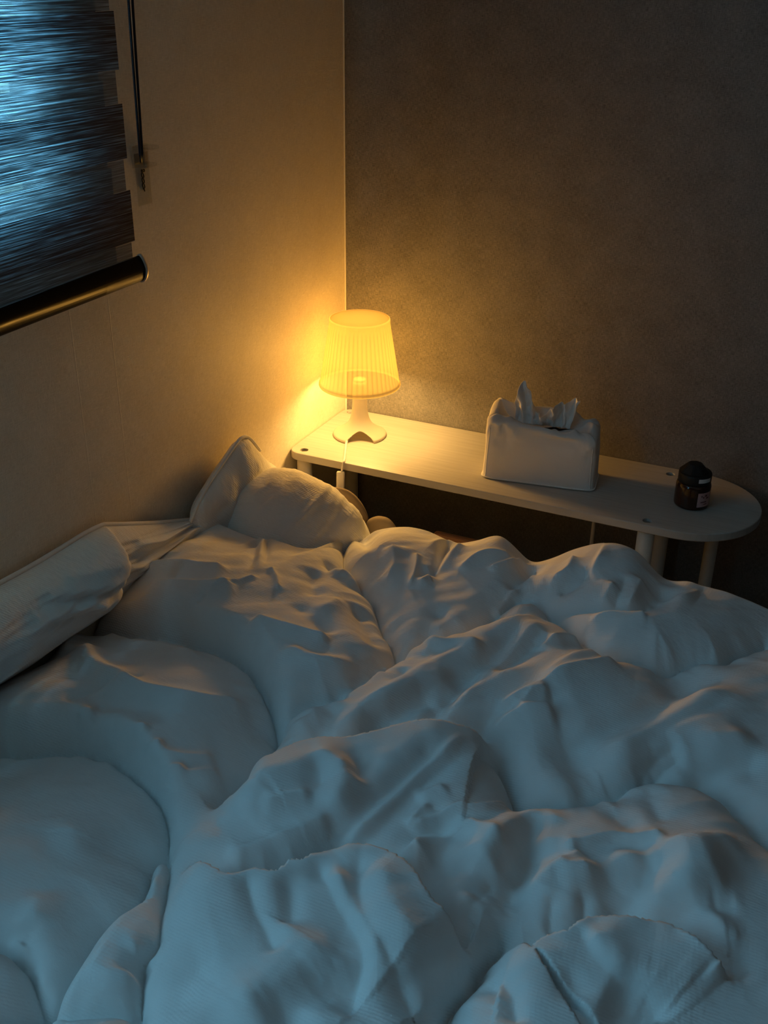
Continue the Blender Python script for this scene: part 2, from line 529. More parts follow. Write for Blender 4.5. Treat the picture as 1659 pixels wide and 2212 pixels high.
# bottom rail, drop shaped in section
def extr_y(prof, y0, y1):
    V = []; F = []; n = len(prof)
    for y in (y0, y1):
        for (x, z) in prof: V.append((x, y, z))
    for i in range(n):
        k = (i+1) % n; F.append((i, k, n+k, n+i))
    F.append(tuple(range(n))[::-1]); F.append(tuple(range(n, 2*n)))
    return V, F
prof = []
for i in range(28):
    a = 2*PI*i/28
    x = .012*math.cos(a); z = .0215*math.sin(a)
    x *= .5+.5*(1-max(0, z)/.0215)**.6+.0
    prof.append((x, z))
rail_prof = [(x+.052-.045, z+1.2585-1.24) for x, z in prof]
V, F = extr_y(rail_prof, BY0+1.08, -.853+1.08)
rail = mesh_obj('bottom_rail', V, F, M['rail'], blind)
cp = [((x-.007)*1.15+.007, (z-.0185)*1.10+.0185) for x, z in rail_prof]
V, F = extr_y(cp, -.853+1.08, -.8475+1.08)
mesh_obj('end_cap', V, F, M['cap'], rail)
# clear tape stuck on the rail
V = []
for i in range(10):
    a = math.radians(-8-62*i/9)
    for y in (-.955, -.862):
        V.append((.0122*math.cos(a)+.0007+.052-.045, y+1.08, .0221*math.sin(a)+1.2585-1.24))
mesh_obj('tape', V, [(2*i, 2*i+1, 2*i+3, 2*i+2) for i in range(9)], M['tape'], rail)
bm = bmesh.new(); add_box(bm, (-.044, BY0+1.08, 1.065), (.03, -.83+1.08, 1.14), .006); bm_obj('headrail', bm, M['rail'], blind)
p1 = smooth_path([(.02, .292, 1.10), (.002, .289, .75), (-.012, .288, .45), (-.020, .291, .19), (-.022, .2945, .176)], .02)
p2 = smooth_path([(.02, .305, 1.10), (.002, .302, .75), (-.012, .2985, .45), (-.020, .297, .19), (-.022, .2945, .176)], .02)
V, F = merge(tube(p1, .0021, 8), tube(p2, .0021, 8)); mesh_obj('pull_cord', V, F, M['blackcord'], blind)

# clear cord clip taped to the wall
clip = tag(empty('cord_clip', (.0, -.760, 1.34)), 'clear plastic cord clip taped to the left wall below the black cord', 'clip')
bm = bmesh.new()
add_box(bm, (.001, -.022, .064), (.005, .022, .100), .0015)
add_box(bm, (.005, -.022, .092), (.028, -.018, .100), .0015); add_box(bm, (.005, .002, .092), (.028, .022, .098), .0015)
add_box(bm, (.005, -.022, .066), (.030, .010, .072), .002)
add_box(bm, (.022, -.022, .066), (.026, -.017, .094), .0015)
bm_obj('hook', bm, M['clear'], clip)
bm = bmesh.new(); add_box(bm, (.0006, -.014, .0), (.0014, .024, .086), .0003, 1); bm_obj('tape', bm, M['tape'], clip)
# black script on the tape, reading downwards
def script_strokes():
    S = []
    S.append([(0, .0045), (.001, .0062), (.003, .0066), (.0042, .0052), (.0035, .003), (.0015, .0015), (.0, -.0005), (.001, -.002), (.003, -.0015), (.005, .001)])
    for k in range(3):
        o = .0055+.0085*k
        S.append([(o+.006*math.cos(q)*.75+.004, .0005+.0028*math.sin(q+.4)) for q in np.linspace(.6, 6.6, 14)])
    o = .031
    S.append([(o, -.002), (o+.001, .002), (o+.0015, .0), (o+.003, .0022), (o+.005, .002)])
    return S
parts = []
for st in script_strokes():
    pts = [(.0019, y+.003, .0585-x) for x, y in st]
    parts.append(tube(smooth_path(pts, .0012), .00105, 6))
V, F = merge(*parts); mesh_obj('lettering', V, F, M['ink'], clip)

# ------------------------------------------------------------------ side table
TZ, TT = .70, .0185
tab = tag(empty('side_table', (.5, -.154, 0)), 'narrow white side table with one rounded end along the grey wall', 'table')
out = []
x0, x1, y0, y1, r = .002, .892, -.308, -.003, .028
def arc(cx, cy, rr, a0, a1, n):
    return [(cx+rr*math.cos(math.radians(a0+(a1-a0)*i/n)), cy+rr*math.sin(math.radians(a0+(a1-a0)*i/n))) for i in range(n+1)]
ry = (y1-y0)/2
out += [(x0+r, y0)] if False else arc(x0+r, y1-r, r, 90, 180, 8)+arc(x0+r, y0+r, r, 180, 270, 8)
out += [(x1+.156*math.cos(math.radians(a)), (y0+y1)/2+ry*math.sin(math.radians(a))) for a in np.linspace(-90, 90, 41)]
bm = bmesh.new()
vs = [bm.verts.new((x-.5, y+.154, TZ-TT)) for x, y in out]
f = bm.faces.new(vs)
ex = bmesh.ops.extrude_face_region(bm, geom=[f])
for v in [g for g in ex['geom'] if isinstance(g, bmesh.types.BMVert)]: v.co.z = TZ
bm.normal_update()
rim = [e for e in bm.edges if abs(e.verts[0].co.z-e.verts[1].co.z) < 1e-6 and len(e.link_faces) == 2]
bmesh.ops.bevel(bm, geom=rim, offset=.0022, segments=3, profile=.5, affect='EDGES')
top = bm_obj('table_top', bm, M['table'], tab)
BOLTS = [(.035, -.284), (.026, -.024), (.836, -.038), (.839, -.287)]
bm = bmesh.new()
for bx, by in BOLTS:
    q = bmesh.ops.create_cone(bm, cap_ends=True, segments=32, radius1=.0098, radius2=.0098, depth=.012)
    bmesh.ops.translate(bm, verts=q['verts'], vec=(bx-.5, by+.154, TZ))
cut = bm_obj('bolt_cutter', bm, None, tab)
md = top.modifiers.new('holes', 'BOOLEAN'); md.object = cut; md.operation = 'DIFFERENCE'; md.solver = 'EXACT'
dg = bpy.context.evaluated_depsgraph_get(); dg.update()
nm = bpy.data.meshes.new_from_object(top.evaluated_get(dg))
top.modifiers.clear(); old = top.data; top.data = nm; bpy.data.meshes.remove(old)
bpy.data.objects.remove(cut)
for bx, by in BOLTS:
    V, F = lathe([(.0001, -.0042), (.0060, -.0042), (.0072, -.0048), (.0072, -.0058)], 24)
    o = mesh_obj('bolt', V, F, M['metal'], tab); o.location = (bx-.5, by+.154, TZ)
LEGS = [(.035, -.284, .0175), (.030, -.030, .0175), (.836, -.044, .0175), (.839, -.280, .0178), (.952, -.075, .0145)]
for lx, ly, lr in LEGS:
    V, F = lathe([(.0001, 0), (lr*.9, 0), (lr, .004), (lr, TZ-TT-.001), (.0001, TZ-TT-.001)], 32)
    o = mesh_obj('leg', V, F, M['leg'], tab); o.location = (lx-.5, ly+.154, 0)
V, F = lathe([(.0001, 0), (.0045, 0), (.0045, TZ-TT-.001), (.0001, TZ-TT-.001)], 16)
o = mesh_obj('thin_rod', V, F, M['leg'], tab); o.location = (.690-.5, -.10+.154, 0)

# ------------------------------------------------------------------ lamp
LX, LY = .1115, -.1455
lamp = tag(empty('table_lamp', (LX, LY, TZ+.0006)), 'small lit table lamp with white ribbed shade at the corner end of the table', 'lamp')
prof = [(.0640, 0), (.0645, .003), (.0635, .0055), (.0605, .0075), (.0557, .0100), (.0470, .0150), (.0400, .0200), (.0345, .0250), (.0290, .0315),
        (.0250, .0385), (.0222, .0460), (.0200, .0560), (.0184, .0680), (.0174, .0820), (.0170, .0950), (.0170, .1330)]
PP = catmull(np.array(prof), .0016)
AD = math.atan2(-2.13, 1.04)+.02
V = []; n = 160; m = len(PP)
for sgn in (0, 1):
    for i in range(n):
        a = 2*PI*i/n
        da = (a-AD+PI) % (2*PI)-PI
        amax = math.radians(31)
        lo = 0 if abs(da) > amax else .23*math.sqrt(1-(da/amax)**2)
        for j in range(m):
            s = j/(m-1); s = lo+(1-lo)*s; q = min(1, s)*(m-1); k = min(m-2, int(q)); fr_ = q-k
            r_, z_ = PP[k]*(1-fr_)+PP[k+1]*fr_
            if sgn: r_ -= .0016
            V.append((r_*math.cos(a), r_*math.sin(a), z_))
F = []
off = n*m
for i in range(n):
    k = (i+1) % n
    for j in range(m-1):
        F.append((i*m+j, k*m+j, k*m+j+1, i*m+j+1)); F.append((off+i*m+j, off+i*m+j+1, off+k*m+j+1, off+k*m+j))
    F.append((i*m, off+i*m, off+k*m, k*m))
base = mesh_obj('lamp_base', V, F, M['base'], lamp)
# shade with flutes
zb, zt, rb, rt = .1285, .2900, .0945, .0700
pr = []
pr.append((rb-.0012, zb)); pr.append((rb+.0012, zb-.0005)); pr.append((rb+.0022, zb+.0025)); pr.append((rb+.0016, zb+.0058)); pr.append((rb-.0004, zb+.0066))
for i in range(1, 26):
    s = i/26; pr.append((rb-.0006+(rt-rb)*s, zb+.0066+(zt-zb-.012)*s))
pr += [(rt+.0006, zt-.0040), (rt-.0002, zt-.0012), (rt-.0022, zt)]
def flute(r, z, a, j):
    if 5 <= j < 5+25:
        s = (j-5)/25
        return r-.0011*abs(math.sin(24*a))**.7*(1 if s < .86 else max(0, (1-s)/.14))*min(1, s*14)
    return r
V, F = lathe(pr, 384, flute)
shade = mesh_obj('lamp_shade', V, F, M['shade'], lamp)
V, F = lathe([(.0001, zt-.0030), (.030, zt-.0030), (rt-.0050, zt-.0026), (rt-.0030, zt-.0012), (rt-.0024, zt-.0002)], 96)
mesh_obj('top_cap', V, F, M['shadecap'], shade)
V, F = lathe([(.0001, .128), (.0165, .128), (.0165, .136), (.0130, .1375), (.0150, .1400), (.0140, .1430), (.0001, .1435)], 40); mesh_obj('bulb_socket', V, F, M['plastic'], lamp)
def L(p): return (p[0]-LX, p[1]-LY, p[2]-TZ-.0006)
path = smooth_path([L(p) for p in [(.104, -.176, .706), (.104, -.196, .7055), (.113, -.222, .7040), (.131, -.262, .7038), (.148, -.300, .7040), (.1515, -.3115, .7025), (.1515, -.3155, .694), (.150, -.317, .680)]], .004)
V, F = tube(path, .0028, 10); cord = mesh_obj('cord', V, F, M['cord'], lamp)
bm = bmesh.new(); add_box(bm, (-.0095, -.006, -.045), (.0095, .006, 0), .004, 4)
sw = bm_obj('cord_switch', bm, M['plastic'], cord, True)
sw.location = L((.1485, -.3195, .683)); sw.rotation_euler = (math.radians(-6), 0, math.radians(20))
V, F = tube(smooth_path([L(p) for p in [(.148, -.318, .642), (.147, -.322, .60), (.15, -.33, .55)]], .01), .0026, 8)
mesh_obj('cord_tail', V, F, M['cord'], cord)

# ------------------------------------------------------------------ tissue box in a cloth cover
tb = tag(empty('tissue_box', (.5745, -.176, TZ)), 'white cloth covered tissue box standing in the middle of the side table', 'tissue box')
ANG = math.atan2(.037, .245)
ca, sa = math.cos(ANG), math.sin(ANG)
hx, hy = .124, .0515
def corner_h(u, v):     # u, v in -1..1 in the box frame, heights of the four corners
    fl, fr_, br, bl = .143, .124, .140, .156
    a = (u+1)/2; b = (v+1)/2
    return (fl*(1-a)+fr_*a)*(1-b)+(bl*(1-a)+br*a)*b
def ring(n, ex):
    pts = []
    for i in range(n):
        a = 2*PI*i/n
        c, s = math.cos(a), math.sin(a)
        pts.append((math.copysign(abs(c)**(2/ex), c), math.copysign(abs(s)**(2/ex), s)))
    return pts
NR = 320
levels = [(0, 'b')]
V = []; rows = 0
RG = ring(NR, 9); RS = ring(NR, 2.6)
side = np.linspace(0, 1, 34)
topv = np.linspace(0, 1, 26)[1:]
for s in side:
    for (u, v) in RG:
        x = u*hx; y = v*hy; H = corner_h(u, v)
        z = .001+s*(H-.014)
        puff = 1+.022*math.sin(PI*min(1, s*1.05))*(1-abs(u*v)) - .035*s
        x *= 1-.03*s; y *= puff*(1-.05*s)
        cr = max(0, abs(u*v)-.86)/.14
        x += math.copysign(.0016*cr, u); y += math.copysign(.0012*cr, v)
        if s < .04: x *= 1.006; y *= 1.012
        V.append([x, y, z])
    rows += 1
for s in topv:
    q = min(1, s/.22)
    for (u, v), (us, vs_) in zip(RG, RS):
        H = corner_h(u, v)
        e = 1-math.cos(q*PI/2); zz = H-.014+.014*math.sin(q*PI/2)
        sh = .018*e
        X = u*(hx*.97-sh); Y = v*(hy*.915-sh)
        if s > .22:
            k = (s-.22)/.78
            X = X*(1-k)+us*.060*k; Y = Y*(1-k)+vs_*.004*k
            zz = zz*(1-k)+(.118+.0)*k - .010*math.sin(PI*k)
        cr = max(0, abs(u*v)-.80)/.2
        zz += .010*cr*math.sin(q*PI/2)*(1-(s-.22)/.78 if s > .22 else 1)
        V.append([X, Y, zz])
    rows += 1
V = np.array(V)
wz = V[:, 2]/.14
nz1 = hf_noise(V[:, 0]*38+V[:, 1]*20, V[:, 2]*30+V[:, 1]*22, 21)+.6*hf_noise(V[:, 0]*85, V[:, 2]*60+V[:, 1]*70, 22)
V[:, 1] += nz1*.0125*np.clip((wz-.45)/.5, 0, 1)*np.where(V[:, 1] < 0, 1, .6)
V[:, 2] += nz1*.010*np.clip((wz-.62)/.3, 0, 1)
V[:, 0] += hf_noise(V[:, 1]*60, V[:, 2]*40, 23)*.004*np.clip((wz-.2)/.5, 0, 1)
W = np.stack([V[:, 0]*ca-V[:, 1]*sa, V[:, 0]*sa+V[:, 1]*ca, V[:, 2]], 1)
F = []
for j in range(rows-1):
    for i in range(NR):
        k = (i+1) % NR
        F.append((j*NR+i, j*NR+k, (j+1)*NR+k, (j+1)*NR+i))
cover = mesh_obj('cloth_cover', W, F, M['cover'], tb)
hem = [(W[i][0]*1.004, W[i][1]*1.006, .0035) for i in range(0, NR, 2)]
V, F = tube(hem+hem[:1], .0017, 8, False); mesh_obj('hem', V, F, M['piping'], cover)
for ci in ((-1, -1), (1, -1)):
    best = min(range(NR), key=lambda i: -(RG[i][0]*ci[0]+RG[i][1]*ci[1]))
    pts = [tuple(W[j*NR+best]) for j in range(0, 32, 2)]
    V, F = tube(pts, .0011, 6); mesh_obj('seam', V, F, M['piping'], cover)
# the tissue pulled up through the slot
tis = empty('tissue', (.5745, -.176, TZ+.122))
nu, nv = 90, 26
V = []
for i in range(nu):
    u = i/(nu-1)
    for j in range(nv):
        v = j/(nv-1)
        x = -.062+.118*u
        hgt = .070*math.exp(-((u-.13)/.13)**2)+.020+.034*(1/(1+math.exp(-(u-.50)/.05)))+.012*max(0, u-.75)/.25
        x += (-.006*v if u < .2 else (.016*v*u))
        # narrow twist on the left, fan on the right
        z = hgt*v
        fold = math.sin(u*34+v*3)*.006+math.sin(u*71+v*7)*.0025
        y = fold*(.4+v)+.016*math.sin(u*9)*v-.004
        V.append([x, y, z])
V = np.array(V)
V[:, 0] += hf_noise(V[:, 0]*120, V[:, 2]*90, 31)*.005; V[:, 1] += hf_noise(V[:, 0]*110, V[:, 2]*80+7, 32)*.008
V[:, 2] += hf_noise(V[:, 0]*160, V[:, 1]*60, 33)*.004*(V[:, 2] > .01)
W = np.stack([V[:, 0]*ca-V[:, 1]*sa, V[:, 0]*sa+V[:, 1]*ca, V[:, 2]], 1)
o = mesh_obj('crumpled_sheet', W, grid_faces(nu, nv), M['tissue'], tis)
sd = o.modifiers.new('thick', 'SOLIDIFY'); sd.thickness = .0008
tag(tis, 'crumpled white tissue sticking out of the cloth tissue box', 'tissue')

# ------------------------------------------------------------------ candle jar
jar = tag(empty('candle_jar', (.905, -.170, TZ)), 'small dark amber candle jar with black lid near the rounded table end', 'candle')
V, F = lathe([(.0001, .0), (.032, .0), (.0355, .003), (.0362, .008), (.0362, .048), (.0345, .053), (.0325, .056), (.0001, .056)], 72)
mesh_obj('jar', V, F, M['amber'], jar)
V, F = lathe([(.0001, .0563), (.0335, .0563), (.0340, .058), (.0340, .0745), (.0325, .0770), (.0001, .0772)], 72)
lid = mesh_obj('lid', V, F, M['lidblack'], jar)
bm = bmesh.new()
q = bmesh.ops.create_cone(bm, cap_ends=True, segments=8, radius1=.0318, radius2=.0150, depth=.017)
bmesh.ops.translate(bm, verts=q['verts'], vec=(-.003, 0, .0772+.0087))
bmesh.ops.bevel(bm, geom=list(bm.edges), offset=.0012, segments=2, affect='EDGES')
bm_obj('lid_top', bm, M['lidblack'], lid)
CA = math.atan2(-2.273+.17, 1.154-.905)      # towards where one stands
def patch(r, a0, a1, z0, z1, n=14):
    V = []
    for i in range(n):
        a = a0+(a1-a0)*i/(n-1)
        V += [(r*math.cos(a), r*math.sin(a), z0), (r*math.cos(a), r*math.sin(a), z1)]
    return V, [(2*i, 2*i+2, 2*i+3, 2*i+1) for i in range(n-1)]
V, F = patch(.0366, CA+.35, CA+1.30, .010, .042); lab = mesh_obj('label', V, F, M['pink'], jar)
lab['label'] = 'pink label with dark print'
lw = []
for z0, z1, a0, a1 in ((.033, .0365, .55, .62), (.030, .0335, .66, .75), (.033, .037, .80, .95), (.028, .031, .9, 1.1), (.020, .0225, .55, .95), (.015, .017, .75, 1.0)):
    lw.append(patch(.0369, CA+a0, CA+a1, z0, z1, 5))
V, F = merge(*lw); mesh_obj('label_print', V, F, M['inkpink'], lab)
V, F = patch(.0343, CA+.28, CA+1.15, .0640, .0730); mesh_obj('sticker', V, F, M['paper'], lid)

# ------------------------------------------------------------------ soft things


FOLDS = [
    ('S', (0.9, 0.13, 0.13), [(-0.029, -1.302), (-0.017, -1.235), (0.003, -1.174), (-0.010, -1.077), (0.006, -1.034), (-0.004, -0.959), (0.003, -0.917), (-0.007, -0.866), (-0.005, -0.796), (-0.009, -0.707), (-0.228, -0.372)]),
    ('S', (1, 0.035, 0.27), [(0.008, -1.030), (0.063, -1.028), (0.125, -1.018), (0.182, -1.015), (0.232, -1.021), (0.272, -1.022), (0.311, -1.031), (0.346, -1.045), (0.377, -1.065), (0.410, -1.094), (0.430, -1.113), (0.449, -1.134), (0.467, -1.159)]),
    ('S', (0.9, 0.04, 0.2), [(0.467, -1.159), (0.482, -1.198), (0.483, -1.247), (0.499, -1.312)]),
    ('S', (1, 0.035, 0.27), [(0.077, -1.391), (0.113, -1.371), (0.149, -1.357), (0.197, -1.328), (0.226, -1.317), (0.263, -1.309), (0.298, -1.315), (0.331, -1.325), (0.357, -1.335), (0.382, -1.347), (0.403, -1.364), (0.421, -1.383), (0.436, -1.407), (0.446, -1.426)]),
    ('S', (0.9, 0.05, 0.24), [(0.446, -1.426), (0.437, -1.446), (0.457, -1.487), (0.471, -1.530), (0.461, -1.563), (0.460, -1.591), (0.463, -1.623), (0.469, -1.665), (0.467, -1.690)]),
    ('S', (0.8, 0.07, 0.07), [(0.346, -1.655), (0.367, -1.648), (0.391, -1.649), (0.412, -1.653), (0.467, -1.690)]),
    ('S', (0.7, 0.06, 0.06), [(0.467, -1.690), (0.434, -1.722), (0.418, -1.745)]),
    ('S', (0.6, 0.06, 0.06), [(0.467, -1.690), (0.507, -1.690), (0.574, -1.661)]),
    ('S', (0.6, 0.05, 0.05), [(0.467, -1.690), (0.494, -1.715), (0.515, -1.743)]),
    ('S', (0.65, 0.07, 0.07), [(0.446, -1.426), (0.472, -1.452), (0.494, -1.489), (0.519, -1.533), (0.547, -1.578), (0.547, -1.604), (0.563, -1.632), (0.579, -1.659), (0.602, -1.689)]),
    ('S', (0.65, 0.09, 0.09), [(0.180, -0.309), (0.181, -0.353), (0.339, -0.681), (0.370, -0.707), (0.391, -0.720), (0.415, -0.748), (0.443, -0.764), (0.464, -0.793), (0.502, -0.846), (0.531, -0.875), (0.565, -0.928)]),
    ('S', (0.6, 0.08, 0.08), [(0.469, -1.159), (0.475, -1.143), (0.496, -1.117), (0.530, -1.087), (0.551, -1.034), (0.559, -0.976), (0.565, -0.928)]),
    ('S', (0.5, 0.06, 0.06), [(0.567, -0.934), (0.577, -0.895), (0.601, -0.862), (0.641, -0.809), (0.657, -0.768), (0.679, -0.690), (0.687, -0.677), (0.728, -0.666), (0.764, -0.692)]),
    ('S', (0.6, 0.1, 0.1), [(0.765, -0.693), (0.789, -0.706), (0.826, -0.740), (0.849, -0.758), (0.879, -0.776), (0.909, -0.770), (0.936, -0.764), (0.964, -0.762), (0.984, -0.751), (0.999, -0.731), (1.022, -0.709), (1.056, -0.696), (1.075, -0.657), (1.120, -0.588)]),
    ('S', (0.45, 0.06, 0.06), [(0.764, -0.692), (0.796, -0.679), (0.831, -0.674), (0.881, -0.663), (0.915, -0.628)]),
    ('S', (0.9, 0.1, 0.1), [(0.798, -1.076), (0.813, -1.090), (0.832, -1.115), (0.856, -1.149)]),
    ('S', (0.65, 0.09, 0.09), [(0.856, -1.149), (0.888, -1.134), (0.920, -1.122), (0.950, -1.090), (0.966, -1.081), (0.982, -1.055), (0.999, -1.036), (1.020, -1.019), (1.061, -1.007), (1.089, -1.008), (1.119, -1.020), (1.138, -1.039), (1.156, -1.058), (1.193, -1.089)]),
    ('S', (0.8, 0.07, 0.07), [(0.901, -1.435), (0.898, -1.455), (0.888, -1.494), (0.893, -1.531), (0.902, -1.563)]),
    ('S', (0.8, 0.1, 0.1), [(0.908, -1.380), (0.903, -1.406), (0.898, -1.431)]),
    ('O', (0.022, 0.11, 0.012, 0.018, 0.022, 0.02), [(0.482, -1.373), (0.490, -1.364), (0.500, -1.332), (0.506, -1.298), (0.523, -1.288), (0.548, -1.236), (0.591, -1.205), (0.626, -1.177), (0.651, -1.149), (0.671, -1.128), (0.703, -1.108), (0.731, -1.093), (0.767, -1.068), (0.783, -1.067), (0.798, -1.076)]),
    ('O', (0.03, 0.12, 0.012, 0.03, 0.022, 0.022), [(0.500, -1.481), (0.559, -1.489), (0.595, -1.494), (0.616, -1.473), (0.644, -1.464), (0.649, -1.440), (0.662, -1.434), (0.669, -1.419), (0.690, -1.396), (0.715, -1.379), (0.741, -1.377), (0.765, -1.379), (0.793, -1.389), (0.816, -1.407), (0.834, -1.418), (0.853, -1.422), (0.874, -1.430), (0.888, -1.427), (0.898, -1.435)]),
    ('O', (0.022, 0.11, 0.012, 0.028, 0.022, 0.022), [(0.901, -1.432), (0.927, -1.416), (0.947, -1.415), (0.955, -1.422), (0.968, -1.401), (0.988, -1.388), (0.996, -1.372), (1.013, -1.355), (1.035, -1.347), (1.064, -1.336), (1.090, -1.330), (1.112, -1.335), (1.133, -1.343), (1.149, -1.349), (1.168, -1.359), (1.184, -1.369)]),
    ('O', (0.012, 0.06, 0.01, 0.006, 0.015, 0.015), [(0.469, -1.159), (0.498, -1.120), (0.532, -1.090), (0.553, -1.038), (0.561, -0.982), (0.568, -0.937), (0.614, -0.858), (0.671, -0.807), (0.708, -0.773), (0.725, -0.744), (0.746, -0.714)]),
    ('R', (-0.018, 0.012, 0.03), [(0.676, -1.421), (0.719, -1.460), (0.752, -1.483), (0.774, -1.501), (0.791, -1.523), (0.795, -1.550), (0.804, -1.595)]),
    ('R', (0.014, 0.016, 0.03), [(0.686, -1.419), (0.729, -1.458), (0.762, -1.479), (0.785, -1.496), (0.803, -1.516), (0.816, -1.538)]),
    ('R', (-0.01, 0.012, 0.02), [(0.722, -1.390), (0.751, -1.450), (0.774, -1.479), (0.804, -1.501), (0.828, -1.517), (0.852, -1.534), (0.874, -1.557)]),
    ('R', (0.012, 0.025, 0.06), [(0.749, -1.391), (0.778, -1.440), (0.802, -1.465), (0.833, -1.482), (0.860, -1.491)]),
    ('R', (-0.008, 0.015, 0.015), [(0.653, -1.455), (0.681, -1.492), (0.698, -1.526)]),
    ('R', (-0.007, 0.012, 0.012), [(0.611, -1.481), (0.643, -1.514), (0.679, -1.542), (0.703, -1.563)]),
    ('R', (0.016, 0.04, 0.05), [(0.738, -1.493), (0.740, -1.532), (0.719, -1.580), (0.698, -1.636), (0.689, -1.667)]),
    ('R', (-0.016, 0.03, 0.04), [(0.768, -1.535), (0.762, -1.574), (0.737, -1.622), (0.730, -1.649)]),
    ('R', (0.01, 0.03, 0.03), [(0.780, -1.553), (0.772, -1.593), (0.762, -1.627)]),
    ('R', (-0.01, 0.025, 0.03), [(0.641, -1.581), (0.623, -1.602), (0.620, -1.635), (0.633, -1.672)]),
    ('R', (0.004, 0.012, 0.014), [(0.451, -1.444), (0.472, -1.482), (0.505, -1.534), (0.530, -1.572)]),
    ('R', (-0.01, 0.01, 0.012), [(0.445, -1.452), (0.464, -1.485), (0.493, -1.530)]),
    ('R', (0.012, 0.02, 0.02), [(0.549, -1.589), (0.540, -1.605), (0.550, -1.631), (0.563, -1.651)]),
    ('R', (-0.012, 0.015, 0.02), [(0.549, -1.601), (0.548, -1.620), (0.554, -1.636)]),
    ('R', (0.009, 0.03, 0.03), [(0.410, -1.386), (0.376, -1.419), (0.353, -1.466), (0.330, -1.520)]),
    ('R', (-0.006, 0.03, 0.03), [(0.420, -1.401), (0.391, -1.439), (0.368, -1.495)]),
    ('R', (0.008, 0.03, 0.02), [(0.361, -1.572), (0.388, -1.604), (0.410, -1.632), (0.417, -1.652)]),
    ('R', (-0.01, 0.02, 0.02), [(0.381, -1.611), (0.397, -1.635), (0.393, -1.646)]),
    ('R', (-0.01, 0.012, 0.02), [(0.997, -1.378), (1.026, -1.409), (1.056, -1.421), (1.082, -1.419), (1.104, -1.432), (1.117, -1.448)]),
    ('R', (0.012, 0.03, 0.02), [(1.003, -1.371), (1.034, -1.403), (1.063, -1.414), (1.089, -1.412), (1.111, -1.422)]),
    ('R', (-0.016, 0.04, 0.05), [(1.043, -1.438), (1.065, -1.441), (1.092, -1.446), (1.110, -1.460)]),
    ('R', (-0.012, 0.01, 0.02), [(0.917, -1.446), (0.935, -1.464), (0.956, -1.486), (0.974, -1.523)]),
    ('R', (-0.008, 0.02, 0.02), [(1.007, -1.423), (1.012, -1.448), (1.027, -1.473)]),
    ('R', (0.01, 0.012, 0.02), [(0.935, -1.239), (0.967, -1.215), (0.992, -1.191), (1.028, -1.179), (1.061, -1.163)]),
    ('R', (-0.01, 0.02, 0.02), [(0.943, -1.248), (0.974, -1.225), (0.998, -1.203), (1.035, -1.194), (1.062, -1.181)]),
    ('R', (0.018, 0.02, 0.035), [(0.992, -1.251), (1.019, -1.230), (1.056, -1.208), (1.093, -1.185), (1.130, -1.149), (1.158, -1.124)]),
    ('R', (0.007, 0.008, 0.01), [(0.937, -1.280), (0.957, -1.256), (0.968, -1.234)]),
    ('R', (0.014, 0.015, 0.025), [(0.923, -1.342), (0.928, -1.304), (0.938, -1.283), (0.961, -1.280), (0.985, -1.265), (1.002, -1.254)]),
    ('R', (-0.032, 0.028, 0.024), [(0.896, -1.155), (0.893, -1.226), (0.898, -1.268), (0.897, -1.300), (0.898, -1.333), (0.908, -1.380)]),
    ('R', (0.014, 0.03, 0.02), [(0.890, -1.145), (0.870, -1.220), (0.861, -1.273), (0.852, -1.302)]),
    ('R', (0.014, 0.03, 0.02), [(0.886, -1.288), (0.883, -1.328), (0.875, -1.362), (0.870, -1.392)]),
    ('R', (0.012, 0.02, 0.03), [(0.909, -1.162), (0.908, -1.218), (0.914, -1.254)]),
    ('R', (-0.028, 0.03, 0.035), [(1.090, -1.209), (1.056, -1.230), (1.048, -1.261), (1.039, -1.294), (1.036, -1.335)]),
    ('R', (0.02, 0.04, 0.04), [(1.049, -1.319), (1.059, -1.272), (1.079, -1.238), (1.107, -1.208), (1.147, -1.169)]),
    ('R', (-0.018, 0.03, 0.025), [(1.087, -1.326), (1.097, -1.301), (1.112, -1.280), (1.138, -1.263), (1.170, -1.247)]),
    ('R', (0.012, 0.025, 0.03), [(1.082, -1.275), (1.097, -1.256), (1.122, -1.233), (1.149, -1.212)]),
    ('R', (0.02, 0.04, 0.05), [(1.094, -1.336), (1.120, -1.299), (1.148, -1.279), (1.179, -1.271)]),
    ('R', (-0.008, 0.01, 0.01), [(0.951, -1.315), (0.956, -1.336), (0.965, -1.363)]),
    ('R', (-0.008, 0.01, 0.01), [(0.983, -1.296), (0.995, -1.323), (1.005, -1.356)]),
    ('R', (-0.008, 0.02, 0.02), [(0.977, -1.122), (0.999, -1.155), (1.034, -1.161)]),
    ('R', (-0.006, 0.015, 0.015), [(1.013, -1.054), (1.029, -1.100), (1.049, -1.144)]),
    ('R', (-0.026, 0.03, 0.022), [(0.742, -1.085), (0.732, -1.148), (0.713, -1.206), (0.697, -1.265), (0.682, -1.320), (0.668, -1.364), (0.660, -1.438)]),
    ('R', (0.024, 0.014, 0.045), [(0.750, -1.086), (0.736, -1.157), (0.720, -1.200), (0.709, -1.250), (0.696, -1.300), (0.681, -1.342), (0.670, -1.387)]),
    ('R', (0.02, 0.04, 0.05), [(0.516, -1.400), (0.533, -1.356), (0.561, -1.317), (0.604, -1.263), (0.641, -1.221)]),
    ('R', (-0.009, 0.02, 0.02), [(0.599, -1.253), (0.611, -1.290), (0.629, -1.311)]),
    ('R', (0.01, 0.02, 0.02), [(0.618, -1.242), (0.640, -1.270), (0.648, -1.300), (0.643, -1.338)]),
    ('R', (-0.008, 0.015, 0.015), [(0.643, -1.212), (0.653, -1.246), (0.657, -1.276)]),
    ('R', (0.008, 0.012, 0.012), [(0.563, -1.370), (0.590, -1.343), (0.619, -1.318)]),
